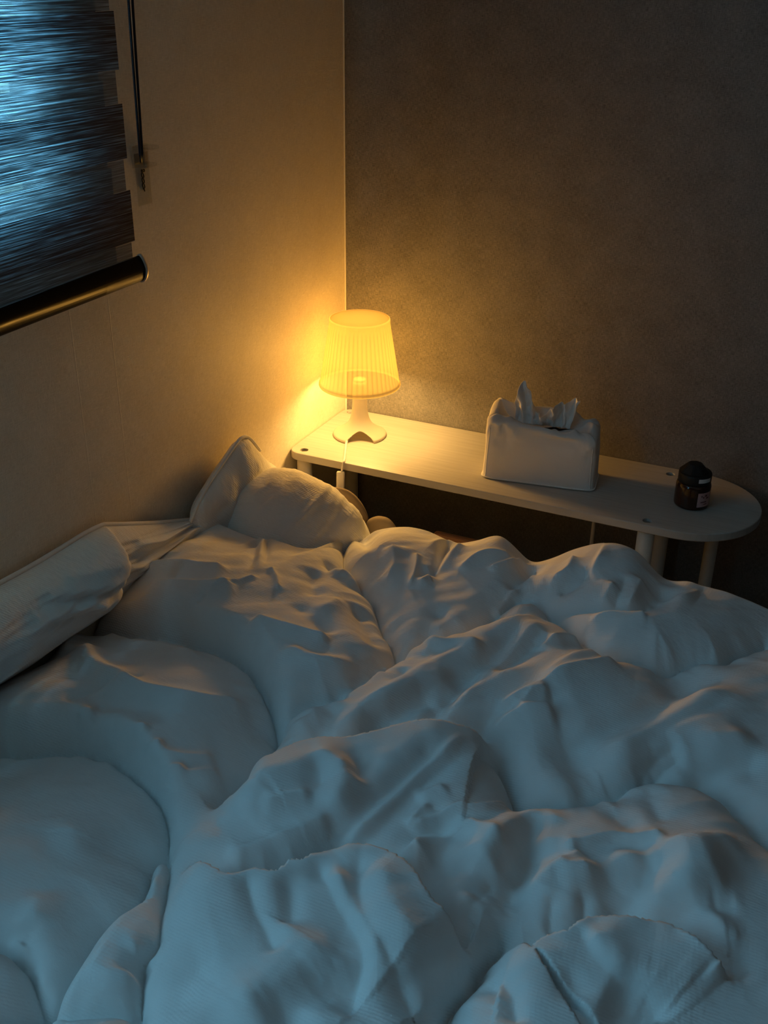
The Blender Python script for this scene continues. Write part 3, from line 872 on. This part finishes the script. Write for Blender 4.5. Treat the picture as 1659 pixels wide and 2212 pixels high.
    ('R', (0.01, 0.006, 0.008), [(0.744, -1.292), (0.767, -1.263), (0.793, -1.237), (0.822, -1.216), (0.849, -1.170)]),
    ('R', (0.008, 0.006, 0.008), [(0.741, -1.291), (0.747, -1.267), (0.759, -1.244)]),
    ('R', (0.008, 0.01, 0.015), [(0.732, -1.243), (0.748, -1.224), (0.767, -1.204)]),
    ('R', (-0.014, 0.015, 0.02), [(0.807, -1.252), (0.770, -1.276), (0.758, -1.298), (0.742, -1.342), (0.739, -1.366)]),
    ('R', (0.012, 0.012, 0.02), [(0.763, -1.337), (0.768, -1.310), (0.789, -1.291), (0.816, -1.265), (0.824, -1.244)]),
    ('R', (-0.02, 0.025, 0.025), [(0.827, -1.252), (0.804, -1.287), (0.802, -1.311), (0.824, -1.330), (0.846, -1.343)]),
    ('R', (0.018, 0.03, 0.035), [(0.877, -1.246), (0.857, -1.281), (0.849, -1.310), (0.846, -1.335)]),
    ('R', (-0.01, 0.012, 0.015), [(0.880, -1.317), (0.871, -1.350), (0.862, -1.393)]),
    ('R', (-0.007, 0.008, 0.008), [(0.674, -1.396), (0.674, -1.371), (0.678, -1.347)]),
    ('R', (-0.006, 0.008, 0.008), [(0.690, -1.383), (0.693, -1.348)]),
    ('R', (0.01, 0.02, 0.02), [(0.768, -1.377), (0.774, -1.330), (0.795, -1.319)]),
    ('R', (0.012, 0.015, 0.02), [(0.862, -1.416), (0.858, -1.383), (0.853, -1.353)]),
    ('R', (-0.016, 0.025, 0.02), [(0.749, -0.731), (0.729, -0.803), (0.716, -0.891), (0.701, -0.979), (0.687, -1.058), (0.686, -1.121)]),
    ('R', (0.012, 0.015, 0.03), [(0.762, -0.733), (0.743, -0.809), (0.730, -0.897), (0.715, -0.984), (0.700, -1.063)]),
    ('R', (0.014, 0.02, 0.03), [(0.607, -1.120), (0.613, -1.091), (0.635, -1.047), (0.659, -1.003), (0.682, -0.951)]),
    ('R', (-0.016, 0.025, 0.025), [(0.617, -1.156), (0.629, -1.096), (0.659, -1.049), (0.680, -1.005)]),
    ('R', (0.012, 0.02, 0.025), [(0.656, -1.127), (0.672, -1.060), (0.690, -1.010)]),
    ('R', (-0.01, 0.02, 0.025), [(0.549, -1.098), (0.551, -1.141), (0.550, -1.177), (0.562, -1.223)]),
    ('R', (0.008, 0.01, 0.012), [(0.534, -1.078), (0.555, -1.029), (0.567, -0.987)]),
    ('R', (-0.008, 0.012, 0.012), [(0.601, -0.969), (0.602, -1.009), (0.601, -1.032)]),
    ('R', (0.01, 0.015, 0.02), [(0.589, -0.894), (0.634, -0.891), (0.699, -0.868)]),
    ('R', (-0.007, 0.01, 0.01), [(0.475, -1.171), (0.494, -1.147), (0.518, -1.131)]),
    ('R', (0.009, 0.008, 0.012), [(0.776, -0.829), (0.801, -0.769), (0.831, -0.749)]),
    ('R', (0.014, 0.014, 0.03), [(0.808, -0.935), (0.819, -0.915), (0.843, -0.846), (0.866, -0.806), (0.883, -0.784)]),
    ('R', (0.01, 0.008, 0.02), [(0.759, -1.011), (0.771, -0.998), (0.815, -0.937), (0.844, -0.896), (0.877, -0.850), (0.908, -0.797)]),
    ('R', (0.01, 0.01, 0.02), [(0.789, -0.999), (0.802, -0.985), (0.810, -0.963), (0.833, -0.943)]),
    ('R', (0.014, 0.012, 0.03), [(0.773, -1.048), (0.778, -1.032), (0.799, -1.009), (0.850, -0.970)]),
    ('R', (-0.012, 0.02, 0.02), [(0.731, -0.933), (0.758, -0.845), (0.783, -0.777)]),
    ('R', (-0.04, 0.05, 0.05), [(1.045, -0.713), (1.031, -0.753), (1.004, -0.828), (0.971, -0.918), (0.932, -0.970), (0.907, -1.009), (0.887, -1.057), (0.868, -1.111)]),
    ('R', (0.026, 0.05, 0.05), [(1.068, -0.768), (1.040, -0.862), (0.999, -0.936), (0.959, -1.000), (0.923, -1.068)]),
    ('R', (-0.012, 0.012, 0.02), [(0.993, -1.039), (1.004, -1.012), (1.013, -0.990), (1.038, -0.956)]),
    ('R', (-0.008, 0.01, 0.012), [(1.012, -1.025), (1.026, -0.996), (1.048, -0.971)]),
    ('R', (-0.018, 0.02, 0.03), [(1.057, -1.014), (1.085, -0.986), (1.105, -0.968), (1.138, -0.955), (1.169, -0.949)]),
    ('R', (0.012, 0.03, 0.03), [(1.062, -0.973), (1.095, -0.937), (1.141, -0.898)]),
    ('B', (0.015, 0.12), [(0.873, -0.925)]),
    ('R', (0.01, 0.008, 0.01), [(0.665, -0.732), (0.680, -0.655), (0.699, -0.588)]),
    ('R', (0.012, 0.01, 0.014), [(0.777, -0.608), (0.805, -0.566), (0.747, -0.093)]),
    ('R', (0.01, 0.012, 0.012), [(0.733, -0.633), (0.758, -0.607), (0.754, -0.549)]),
    ('R', (-0.008, 0.012, 0.012), [(0.753, -0.649), (0.788, -0.627), (0.796, -0.595)]),
    ('R', (0.008, 0.015, 0.012), [(0.890, -0.565), (0.888, -0.622), (0.882, -0.659)]),
    ('R', (0.007, 0.012, 0.012), [(0.849, -0.612), (0.845, -0.641), (0.839, -0.670)]),
    ('R', (-0.007, 0.012, 0.012), [(0.861, -0.584), (0.864, -0.628), (0.862, -0.666)]),
    ('R', (0.01, 0.012, 0.02), [(0.934, -0.641), (0.953, -0.599), (0.987, -0.513), (0.997, -0.164)]),
    ('R', (0.008, 0.01, 0.015), [(0.831, -0.715), (0.866, -0.695), (0.927, -0.681)]),
    ('B', (0.035, 0.13), [(0.825, -0.578)]),
    ('B', (0.02, 0.13), [(0.936, -0.716)]),
    ('R', (-0.018, 0.03, 0.03), [(0.928, -0.530), (0.922, -0.589), (0.916, -0.636)]),
    ('R', (-0.02, 0.016, 0.012), [(0.396, -0.212), (0.519, -0.626), (0.512, -0.692), (0.504, -0.731)]),
    ('R', (0.012, 0.012, 0.02), [(0.535, -0.549), (0.532, -0.629), (0.525, -0.692), (0.519, -0.742)]),
    ('R', (0.007, 0.006, 0.006), [(0.475, -0.637), (0.495, -0.691), (0.504, -0.743)]),
    ('R', (0.008, 0.007, 0.01), [(0.619, -0.641), (0.647, -0.597), (0.657, -0.543)]),
    ('R', (0.008, 0.01, 0.015), [(0.567, -0.661), (0.589, -0.606), (0.645, -0.564)]),
    ('R', (-0.01, 0.02, 0.02), [(0.585, -0.902), (0.577, -0.845), (0.579, -0.809), (0.589, -0.756)]),
    ('R', (-0.02, 0.02, 0.02), [(0.682, -0.543), (0.685, -0.603), (0.672, -0.668)]),
    ('R', (-0.02, 0.025, 0.02), [(0.185, -0.314), (0.374, -0.634), (0.404, -0.655)]),
    ('B', (0.02, 0.1), [(0.427, -0.619)]),
    ('B', (0.02, 0.08), [(0.604, -0.583)]),
    ('R', (0.01, 0.012, 0.02), [(0.455, -0.744), (0.451, -0.694), (0.421, -0.639)]),
    ('R', (-0.006, 0.007, 0.007), [(-0.008, -0.401), (0.206, -0.792), (0.227, -0.876)]),
    ('R', (-0.006, 0.006, 0.006), [(0.014, -0.400), (0.224, -0.777), (0.237, -0.828)]),
    ('R', (0.006, 0.007, 0.007), [(0.003, -0.398), (0.222, -0.795), (0.237, -0.856)]),
    ('R', (0.013, 0.012, 0.03), [(0.089, -0.978), (0.148, -0.962), (0.207, -0.943), (0.256, -0.918)]),
    ('R', (0.013, 0.012, 0.03), [(0.009, -0.909), (0.021, -0.907), (0.093, -0.908), (0.144, -0.901), (0.211, -0.878)]),
    ('R', (0.012, 0.012, 0.025), [(0.323, -0.994), (0.375, -0.995), (0.443, -0.990), (0.473, -0.983)]),
    ('R', (0.014, 0.015, 0.02), [(0.335, -0.742), (0.376, -0.738), (0.411, -0.755)]),
    ('R', (-0.012, 0.015, 0.015), [(0.306, -0.718), (0.331, -0.717), (0.373, -0.723)]),
    ('R', (-0.012, 0.02, 0.02), [(0.433, -0.818), (0.473, -0.874), (0.504, -0.905), (0.533, -0.940)]),
    ('R', (0.008, 0.02, 0.02), [(0.418, -0.833), (0.411, -0.898), (0.396, -0.944)]),
    ('R', (-0.01, 0.02, 0.02), [(0.320, -0.761), (0.349, -0.825), (0.380, -0.856)]),
    ('R', (-0.006, 0.006, 0.006), [(0.246, -0.910), (0.219, -0.959), (0.212, -0.994)]),
    ('R', (0.007, 0.007, 0.007), [(0.218, -0.980), (0.219, -0.959), (0.236, -0.917), (0.261, -0.864)]),
    ('R', (0.006, 0.006, 0.006), [(0.258, -0.821), (0.289, -0.850), (0.316, -0.888)]),
    ('B', (0.03, 0.16), [(0.227, -0.903)]),
    ('B', (0.02, 0.14), [(0.468, -1.005)]),
    ('R', (0.013, 0.02, 0.015), [(-0.013, -1.056), (0.013, -1.098), (0.067, -1.166)]),
    ('R', (0.015, 0.02, 0.02), [(0.061, -1.116), (0.106, -1.155), (0.150, -1.193), (0.201, -1.207), (0.241, -1.183)]),
    ('R', (0.013, 0.012, 0.03), [(0.203, -1.209), (0.264, -1.220), (0.319, -1.209), (0.365, -1.188), (0.411, -1.142)]),
    ('R', (-0.012, 0.025, 0.025), [(0.203, -1.304), (0.216, -1.281), (0.248, -1.262), (0.300, -1.249), (0.355, -1.238)]),
    ('R', (-0.007, 0.007, 0.01), [(0.246, -1.185), (0.213, -1.214), (0.196, -1.250), (0.174, -1.297)]),
    ('R', (0.009, 0.012, 0.025), [(0.051, -1.050), (0.139, -1.079), (0.188, -1.073), (0.242, -1.077), (0.286, -1.085)]),
    ('R', (0.009, 0.012, 0.012), [(0.208, -1.311), (0.218, -1.296), (0.235, -1.290)]),
    ('R', (0.008, 0.01, 0.01), [(0.296, -1.305), (0.310, -1.294), (0.332, -1.289)]),
    ('R', (0.008, 0.01, 0.01), [(0.337, -1.327), (0.351, -1.312), (0.368, -1.300)]),
    ('R', (0.008, 0.01, 0.01), [(0.387, -1.353), (0.398, -1.334), (0.416, -1.319)]),
    ('B', (0.03, 0.16), [(0.313, -1.176)]),
    ('B', (0.02, 0.1), [(0.126, -1.322)]),
    ('R', (0.012, 0.02, 0.02), [(1.152, -1.351), (1.161, -1.356), (1.169, -1.361)]),
    ('R', (-0.012, 0.02, 0.02), [(1.156, -1.344), (1.167, -1.349), (1.176, -1.356)]),
    ('R', (0.012, 0.018, 0.03), [(0.564, -1.202), (0.583, -1.134), (0.610, -1.060), (0.640, -0.966), (0.681, -0.886), (0.732, -0.822)]),
    ('R', (-0.01, 0.015, 0.02), [(0.592, -1.190), (0.615, -1.121), (0.641, -1.061), (0.673, -0.988), (0.711, -0.922)]),
    ('R', (0.01, 0.015, 0.025), [(0.701, -1.112), (0.716, -1.016), (0.748, -0.938), (0.779, -0.868)]),
    ('R', (-0.01, 0.015, 0.02), [(0.744, -1.069), (0.774, -1.009), (0.815, -0.977), (0.867, -0.931)]),
    ('R', (0.01, 0.02, 0.03), [(0.866, -1.021), (0.906, -0.961), (0.953, -0.891), (0.992, -0.790)]),
    ('R', (-0.008, 0.015, 0.02), [(0.968, -1.033), (1.005, -0.962), (1.046, -0.899), (1.103, -0.822)]),
    ('R', (0.008, 0.012, 0.02), [(0.553, -1.446), (0.587, -1.411), (0.620, -1.373), (0.654, -1.332)]),
    ('R', (0.01, 0.02, 0.02), [(0.892, -1.374), (0.903, -1.347), (0.909, -1.321)]),
    ('R', (0.01, 0.015, 0.02), [(0.404, -1.045), (0.480, -1.045), (0.534, -1.003)]),
    ('R', (-0.008, 0.015, 0.02), [(0.345, -0.910), (0.407, -0.923), (0.468, -0.972)]),
    ('R', (0.007, 0.01, 0.015), [(0.327, -1.318), (0.386, -1.310), (0.432, -1.271)]),
    ('R', (0.007, 0.01, 0.015), [(0.369, -1.343), (0.414, -1.328), (0.450, -1.287)]),
]
CREST = [(0.000, -0.694, 0.704), (0.024, -0.694, 0.708), (0.042, -0.695, 0.709), (0.067, -0.696, 0.705), (0.111, -0.698, 0.698), (0.162, -0.700, 0.695), (0.192, -0.702, 0.705), (0.226, -0.703, 0.703), (0.260, -0.705, 0.700), (0.293, -0.500, 0.622), (0.310, -0.500, 0.649), (0.337, -0.500, 0.665), (0.376, -0.500, 0.679), (0.397, -0.500, 0.684), (0.431, -0.500, 0.685), (0.468, -0.500, 0.678), (0.502, -0.500, 0.669), (0.517, -0.500, 0.675), (0.551, -0.500, 0.690), (0.574, -0.500, 0.705), (0.595, -0.500, 0.712), (0.620, -0.500, 0.697), (0.639, -0.500, 0.681), (0.653, -0.500, 0.668), (0.670, -0.500, 0.667), (0.706, -0.500, 0.688), (0.737, -0.500, 0.713), (0.781, -0.500, 0.738), (0.821, -0.500, 0.750), (0.854, -0.500, 0.745), (0.877, -0.500, 0.731), (0.899, -0.500, 0.707), (0.919, -0.500, 0.695), (0.938, -0.500, 0.694), (0.964, -0.500, 0.704), (0.986, -0.500, 0.698), (1.028, -0.500, 0.698), (1.065, -0.500, 0.691), (1.107, -0.500, 0.681), (1.193, -0.500, 0.648), (1.315, -0.500, 0.580)]


def soft_blob(name, c, ax, ay, az, n1, n2, mat, seed, noise=.01, scale=9, nu=140, nv=90, wr=None, parent=None):
    """closed cushion: superellipsoid with lumps and wrinkles"""
    V = []
    for i in range(nu):
        a = 2*PI*i/nu
        for j in range(nv):
            b = -PI/2+PI*j/(nv-1)
            sp = lambda w, e: math.copysign(abs(w)**e, w)
            x = sp(math.cos(b), n1)*sp(math.cos(a), n2); y = sp(math.cos(b), n1)*sp(math.sin(a), n2); z = sp(math.sin(b), n1)
            V.append((x, y, z))
    V = np.array(V)
    P = V[:, 0:1]*np.array(ax)+V[:, 1:2]*np.array(ay)+V[:, 2:3]*np.array(az)
    nrm = P/np.maximum(np.linalg.norm(P, axis=1, keepdims=True), 1e-6)
    d = hf_noise(P[:, 0]*scale+P[:, 2]*scale*.6, P[:, 1]*scale+P[:, 2]*scale*.8, seed)*noise*1.6
    d += hf_noise(P[:, 0]*scale*3+P[:, 2]*scale*2, P[:, 1]*scale*2.6-P[:, 2]*scale*2, seed+1)*noise*.5
    if wr is not None: d += wr(P)
    P = P+nrm*d[:, None]
    o = mesh_obj(name, P, grid_faces(nu, nv, True), mat, parent); o.location = c
    return o

# bed
bed = tag(empty('bed', (.72, -1.2, 0)), 'bed under the white duvet with a brown wooden head rail', 'bed')
bm = bmesh.new(); add_box(bm, (-.69, -.80, .28), (.70, .848, .495), .04, 4); bm_obj('mattress', bm, M['mattress'], bed, True)
bm = bmesh.new(); add_box(bm, (-.69, -.80, .12), (.70, .848, .275), .01); bm_obj('bed_frame', bm, M['wood'], bed)
bm = bmesh.new(); add_box(bm, (-.33, .852, .12), (-.20, .872, .594), .006); bm_obj('head_rail', bm, M['wood'], bed)
for lx in (-.64, .64):
    for ly in (-.75, .70):
        bm = bmesh.new(); add_box(bm, (lx-.03, ly-.03, 0), (lx+.03, ly+.03, .12)); bm_obj('leg', bm, M['wood'], bed)

# duvet
xs = np.concatenate([np.arange(.004, 1.30, .0027), np.arange(1.30, 1.44, .006)])
ys = np.concatenate([np.arange(-2.0, -1.78, .008), np.arange(-1.78, -.36, .0027)])
X, Y = np.meshgrid(xs, ys, indexing='ij')
Z = duvet_height(FOLDS, X, Y)
Z = duvet_crest(Z, xs, ys, CREST)
# right edge hangs over the side of the bed
u = np.clip((X-1.22)/.22, 0, 1); Z = Z-.16*u*u
nx, ny = X.shape
V = np.stack([X.ravel(), Y.ravel(), Z.ravel()], 1)
idx = np.arange(nx*ny).reshape(nx, ny)
quads = np.stack([idx[:-1, :-1].ravel(), idx[1:, :-1].ravel(), idx[1:, 1:].ravel(), idx[:-1, 1:].ravel()], 1)
# skirt down to the mattress along the rim
rim_i = list(idx[:, 0])+list(idx[-1, 1:])+list(idx[-2::-1, -1])+list(idx[0, -2:0:-1])
sk = np.array([(V[i][0], V[i][1], .49) for i in rim_i]); n0 = len(V); V = np.vstack([V, sk]); nr = len(rim_i)
skq = [(rim_i[k], n0+k, n0+(k+1) % nr, rim_i[(k+1) % nr]) for k in range(nr)]
me = bpy.data.meshes.new('duvet'); me.from_pydata(V.tolist(), [], quads.tolist()+skq); me.update()
me.polygons.foreach_set('use_smooth', [True]*len(me.polygons)); me.materials.append(M['cotton'])
duvet = link(bpy.data.objects.new('duvet', me))
tag(duvet, 'rumpled white quilted duvet spread over the whole bed', 'duvet')

# plump pillow under the lamp end of the table
def wr1(P):
    s = P[:, 0]*.75-P[:, 2]*.65+P[:, 1]*.1
    d = .0055*np.exp(-((s+.020)/.006)**2)*(P[:, 1] < .05)
    d = d-.005*np.exp(-((s-.035)/.007)**2)*np.clip(1-np.abs(P[:, 2]-.03)/.09, 0, 1)
    s2 = P[:, 0]*.5+P[:, 2]*.85
    d = d+.009*np.exp(-((s2-.065)/.012)**2)*np.clip((P[:, 0]-.02)/.06, 0, 1)
    d = d-.009*np.exp(-((s2-.040)/.010)**2)*np.clip((P[:, 0]-.0)/.06, 0, 1)
    d = d+hf_noise(s*70, P[:, 1]*9+P[:, 2]*9, 47)*.003+hf_noise(s*160+3, P[:, 1]*20+P[:, 2]*20, 48)*.0018
    return d
p1 = soft_blob('pillow', (.134, -.537, .610), (.158, -.03, -.015), (.03, .150, 0), (0, -.02, .150), .92, .85, M['pillow'], 41, .008, 10, 220, 140, wr1)
tag(p1, 'plump white waffle cotton pillow bulging up beside the lamp end of the side table', 'pillow')

# pillow standing with one corner up against the left wall
def cushion(outline, xmid, thick, mat, name, seed, lean=0):
    P = catmull(np.array(outline+outline[:1]), .012)[:-1]
    c = P.mean(0); n = len(P); K = 26
    V = []; F = []
    for side in (1, -1):
        for k in range(K+1):
            q = k/K
            pts = c+(P-c)*(1-q)
            t = thick*math.sqrt(max(0, 1-(1-q)**2.2))
            for p in pts:
                nzv = hf_noise(np.array([p[0]*26]), np.array([p[1]*22]), seed)[0]*.012*min(1, q*3)+hf_noise(np.array([p[0]*70]), np.array([p[1]*40]), seed+1)[0]*.005*min(1, q*5)
                V.append((xmid+side*(t+nzv*(1 if side > 0 else 0))+lean*(p[1]-.6), p[0], p[1]))
    m = (K+1)*n
    for sd in (0, 1):
        for k in range(K):
            for i in range(n):
                j = (i+1) % n; a = sd*m+k*n
                f = (a+i, a+j, a+n+j, a+n+i)
                F.append(f if sd == 0 else f[::-1])
    return mesh_obj(name, V, F, mat), P
outl = [(a+.028, b-.017) for a, b in [(-.586, .853), (-.566, .848), (-.540, .818), (-.490, .765), (-.440, .715), (-.425, .62), (-.55, .585), (-.70, .60), (-.765, .68), (-.775, .765), (-.715, .806), (-.640, .838), (-.605, .852)]]
p2, P2 = cushion(outl, .040, .034, M['pillow'], 'pillow', 51)
tag(p2, 'white piped pillow propped with its corner up against the cream wall', 'pillow')
V, F = tube([(.044, a+.028, b-.017) for a, b in smooth_path([(-.790, .755), (-.75, .787), (-.715, .808), (-.640, .840), (-.605, .854), (-.586, .856), (-.560, .845), (-.52, .80)], .008)], .0035, 8)
mesh_obj('piping', V, F, M['piping'], p2)

# quilt rolled along the wall
TOP = np.array([(.012, -1.42, .848), (.012, -1.282, .846), (.012, -1.223, .841), (.012, -1.161, .836), (.012, -1.095, .833), (.012, -1.024, .831), (.012, -.981, .826), (.012, -.966, .821), (.014, -.926, .803), (.016, -.833, .762), (.018, -.739, .724), (.02, -.70, .71)])
BOT = np.array([(.035, -1.46, .700), (.035, -1.338, .70), (.032, -1.278, .692), (.03, -1.216, .684), (.03, -1.148, .681), (.03, -1.100, .680), (.032, -1.050, .680), (.034, -1.030, .684), (.04, -.985, .690), (.045, -.90, .690), (.05, -.80, .690), (.05, -.74, .68)])
BUL = np.array([.068, .070, .072, .074, .078, .086, .082, .034, .026, .024, .022, .015])
TT_ = catmull(TOP, .006)
def resample(A, n):
    A = np.asarray(A, float)
    if A.ndim == 1: A = A[:, None]
    t = np.linspace(0, len(A)-1, n); B = []
    for q in t:
        i = min(len(A)-2, int(q)); f = q-i
        p0 = A[max(i-1, 0)]; p1_ = A[i]; p2_ = A[i+1]; p3 = A[min(i+2, len(A)-1)]
        B.append(.5*((2*p1_)+(-p0+p2_)*f+(2*p0-5*p1_+4*p2_-p3)*f*f+(-p0+3*p1_-3*p2_+p3)*f**3))
    return np.array(B)
QF = [(-1.20, .30, -1.00, .62, .011, .013), (-1.16, .20, -.995, .42, .010, .011), (-1.11, .14, -.99, .26, .008, .009), (-1.08, .42, -.995, .80, .009, .012),
      (-1.18, .40, -1.02, .72, -.010, .012), (-1.15, .28, -1.01, .50, -.009, .010), (-1.26, .75, -1.22, .55, .012, .02), (-.93, .55, -.86, .75, .012, .012), (-.90, .25, -.80, .40, .010, .012)]
NU, NV = 260, 70
RT, RB, RU = resample(TOP, NU), resample(BOT, NU), resample(BUL, NU)[:, 0]
V = []
for i in range(NU):
    d = RB[i]-RT[i]
    nrm = np.array([-d[2], 0, d[0]]); nrm = nrm/np.linalg.norm(nrm)
    if nrm[0] < 0: nrm = -nrm
    nrm = nrm*np.array([1, 0, 1])+np.array([0, -.25, 0])
    for j in range(NV):
        v = j/(NV-1)
        sh = math.sin(PI*v**.8)**.75
        fold = hf_noise(np.array([RT[i][1]*9+v*3]), np.array([v*7+RT[i][1]*5]), 61)[0]*.020+hf_noise(np.array([RT[i][1]*14+v*9]), np.array([v*16]), 62)[0]*.010
        for (ya, va, yb, vb, am, wd) in QF:
            ex, ey = (yb-ya), (vb-va)*.17; px_, py_ = RT[i][1]-ya, (v-va)*.17
            tq = max(0, min(1, (px_*ex+py_*ey)/(ex*ex+ey*ey))); dd = math.hypot(px_-tq*ex, py_-tq*ey)
            fold += am*(.35+.65*math.sin(PI*(.15+.7*tq)))*math.exp(-(dd/wd)**1.7)
        V.append(RT[i]+d*v+nrm*(RU[i]*sh+fold*sh))
V = np.array(V)
n0 = len(V)
# back against the wall closes it
bk = np.array([(.004, RT[i][1], RT[i][2]-.004) for i in range(NU)]+[(.004, RB[i][1], RB[i][2]-.02) for i in range(NU)])
F = grid_faces(NU, NV)
Vall = np.vstack([V, bk])
for i in range(NU-1):
    F.append((i*NV, n0+i, n0+i+1, (i+1)*NV)); F.append((i*NV+NV-1, (i+1)*NV+NV-1, n0+NU+i+1, n0+NU+i)); F.append((n0+i, n0+NU+i, n0+NU+i+1, n0+i+1))
quilt = mesh_obj('quilt', Vall, F, M['cotton'])
tag(quilt, 'white quilt edge bunched in a long roll against the left wall', 'quilt')
V, F = tube([tuple(p) for p in RT[::2]+np.array([.002, 0, .002])], .0042, 8)
mesh_obj('piping', V, F, M['piping'], quilt)

# soft things in the dark under the table
c1 = soft_blob('plush_cushion', (.178, -.375, .584), (.068, 0, 0), (0, .020, 0), (0, 0, .089), .95, .9, M['plushshaded'], 71, .003, 14, 60, 40)
tag(c1, 'round tan cushion in the dark right behind the plump pillow', 'cushion')
c2 = soft_blob('plush_cushion', (.278, -.378, .560), (.046, 0, 0), (0, .022, 0), (0, 0, .066), .9, .9, M['plush'], 75, .004, 16, 60, 40)
tag(c2, 'small tan cushion showing between the plump pillow and the duvet', 'cushion')


# ------------------------------------------------------------------ light
def light(name, typ, loc, energy, color, **kw):
    d = bpy.data.lights.new(name, typ); d.energy = energy; d.color = color
    for k, v in kw.items(): setattr(d, k, v)
    o = bpy.data.objects.new(name, d); o.location = loc; link(o)
    return o
bulb = light('lamp_bulb', 'POINT', (LX+.006, LY-.006, TZ+.174), 23, (1, .56, .15), shadow_soft_size=.05)
bulb.visible_camera = False
bulb.data.use_nodes = True
nt = bulb.data.node_tree; em = nt.nodes['Emission']; fo = nt.nodes.new('ShaderNodeLightFalloff')
fo.inputs['Strength'].default_value = 1.0; fo.inputs['Smooth'].default_value = .10     # falloff smoothed near the bulb, no burnt-out spot beside it
nt.links.new(fo.outputs['Quadratic'], em.inputs['Strength'])
sky = light('daylight_and_fill', 'AREA', (-.17, (WY0+WY1)/2, 1.83), 110, (.22, .66, .97), shape='RECTANGLE', size=.84, size_y=.74)
sky.rotation_euler = (0, math.radians(-90), 0)
cool_fill = light('daylight_and_fill', 'AREA', (-.17, (VY0+VY1)/2, (VZ0+WZ1)/2), 14, (.28, .68, .97), shape='RECTANGLE', size=1.2, size_y=.70)  # added cool fill for the bed, behind the unseen second window
cool_fill.rotation_euler = (0, math.radians(-90), 0)
warm_fill = light('added_warm_fill', 'AREA', (2.55, -2.2, 1.7), .32, (1, .80, .62), shape='RECTANGLE', size=.8, size_y=1.6)  # weak warm fill added for the left wall, no lamp known there
warm_fill.rotation_euler = (0, math.radians(90), math.radians(-25))
w = bpy.data.worlds.new('dusk'); bpy.context.scene.world = w; w.use_nodes = True
w.node_tree.nodes['Background'].inputs[0].default_value = (.55, .68, .80, 1)
w.node_tree.nodes['Background'].inputs[1].default_value = .008

# ------------------------------------------------------------------ camera
FPX, YAW, PITCH, ROLL = 2295.20, 0.43003, 0.47555, 0.01139      # focal length in pixels of the 1659x2212 frame
fh = Vector((-math.sin(YAW), math.cos(YAW), 0)); r0 = Vector((math.cos(YAW), math.sin(YAW), 0)); z0 = Vector((0, 0, 1))
fw_ = math.cos(PITCH)*fh-math.sin(PITCH)*z0; up_ = math.sin(PITCH)*fh+math.cos(PITCH)*z0
rt_ = r0*math.cos(ROLL)+up_*math.sin(ROLL); up_ = -r0*math.sin(ROLL)+up_*math.cos(ROLL)
cd = bpy.data.cameras.new('camera'); cam = link(bpy.data.objects.new('camera', cd))
cam.matrix_world = Matrix(((rt_.x, up_.x, -fw_.x, 1.1542), (rt_.y, up_.y, -fw_.y, -2.2730), (rt_.z, up_.z, -fw_.z, 1.7104), (0, 0, 0, 1)))
cd.sensor_fit = 'VERTICAL'; cd.sensor_height = 36; cd.lens = 36*FPX/2212; cd.clip_start = .02
bpy.context.scene.camera = cam
sc = bpy.context.scene
sc.view_settings.view_transform = 'Standard'; sc.view_settings.look = 'None'
sc.view_settings.exposure = 0; sc.view_settings.gamma = 1
sc.view_settings.use_curve_mapping = False
sc.cycles.use_denoising = True
sc.cycles.max_bounces = 7; sc.cycles.diffuse_bounces = 4; sc.cycles.transparent_max_bounces = 8; sc.cycles.adaptive_threshold = .025
sc.cycles.sample_clamp_indirect = 4
sc.cycles.caustics_reflective = False; sc.cycles.caustics_refractive = False
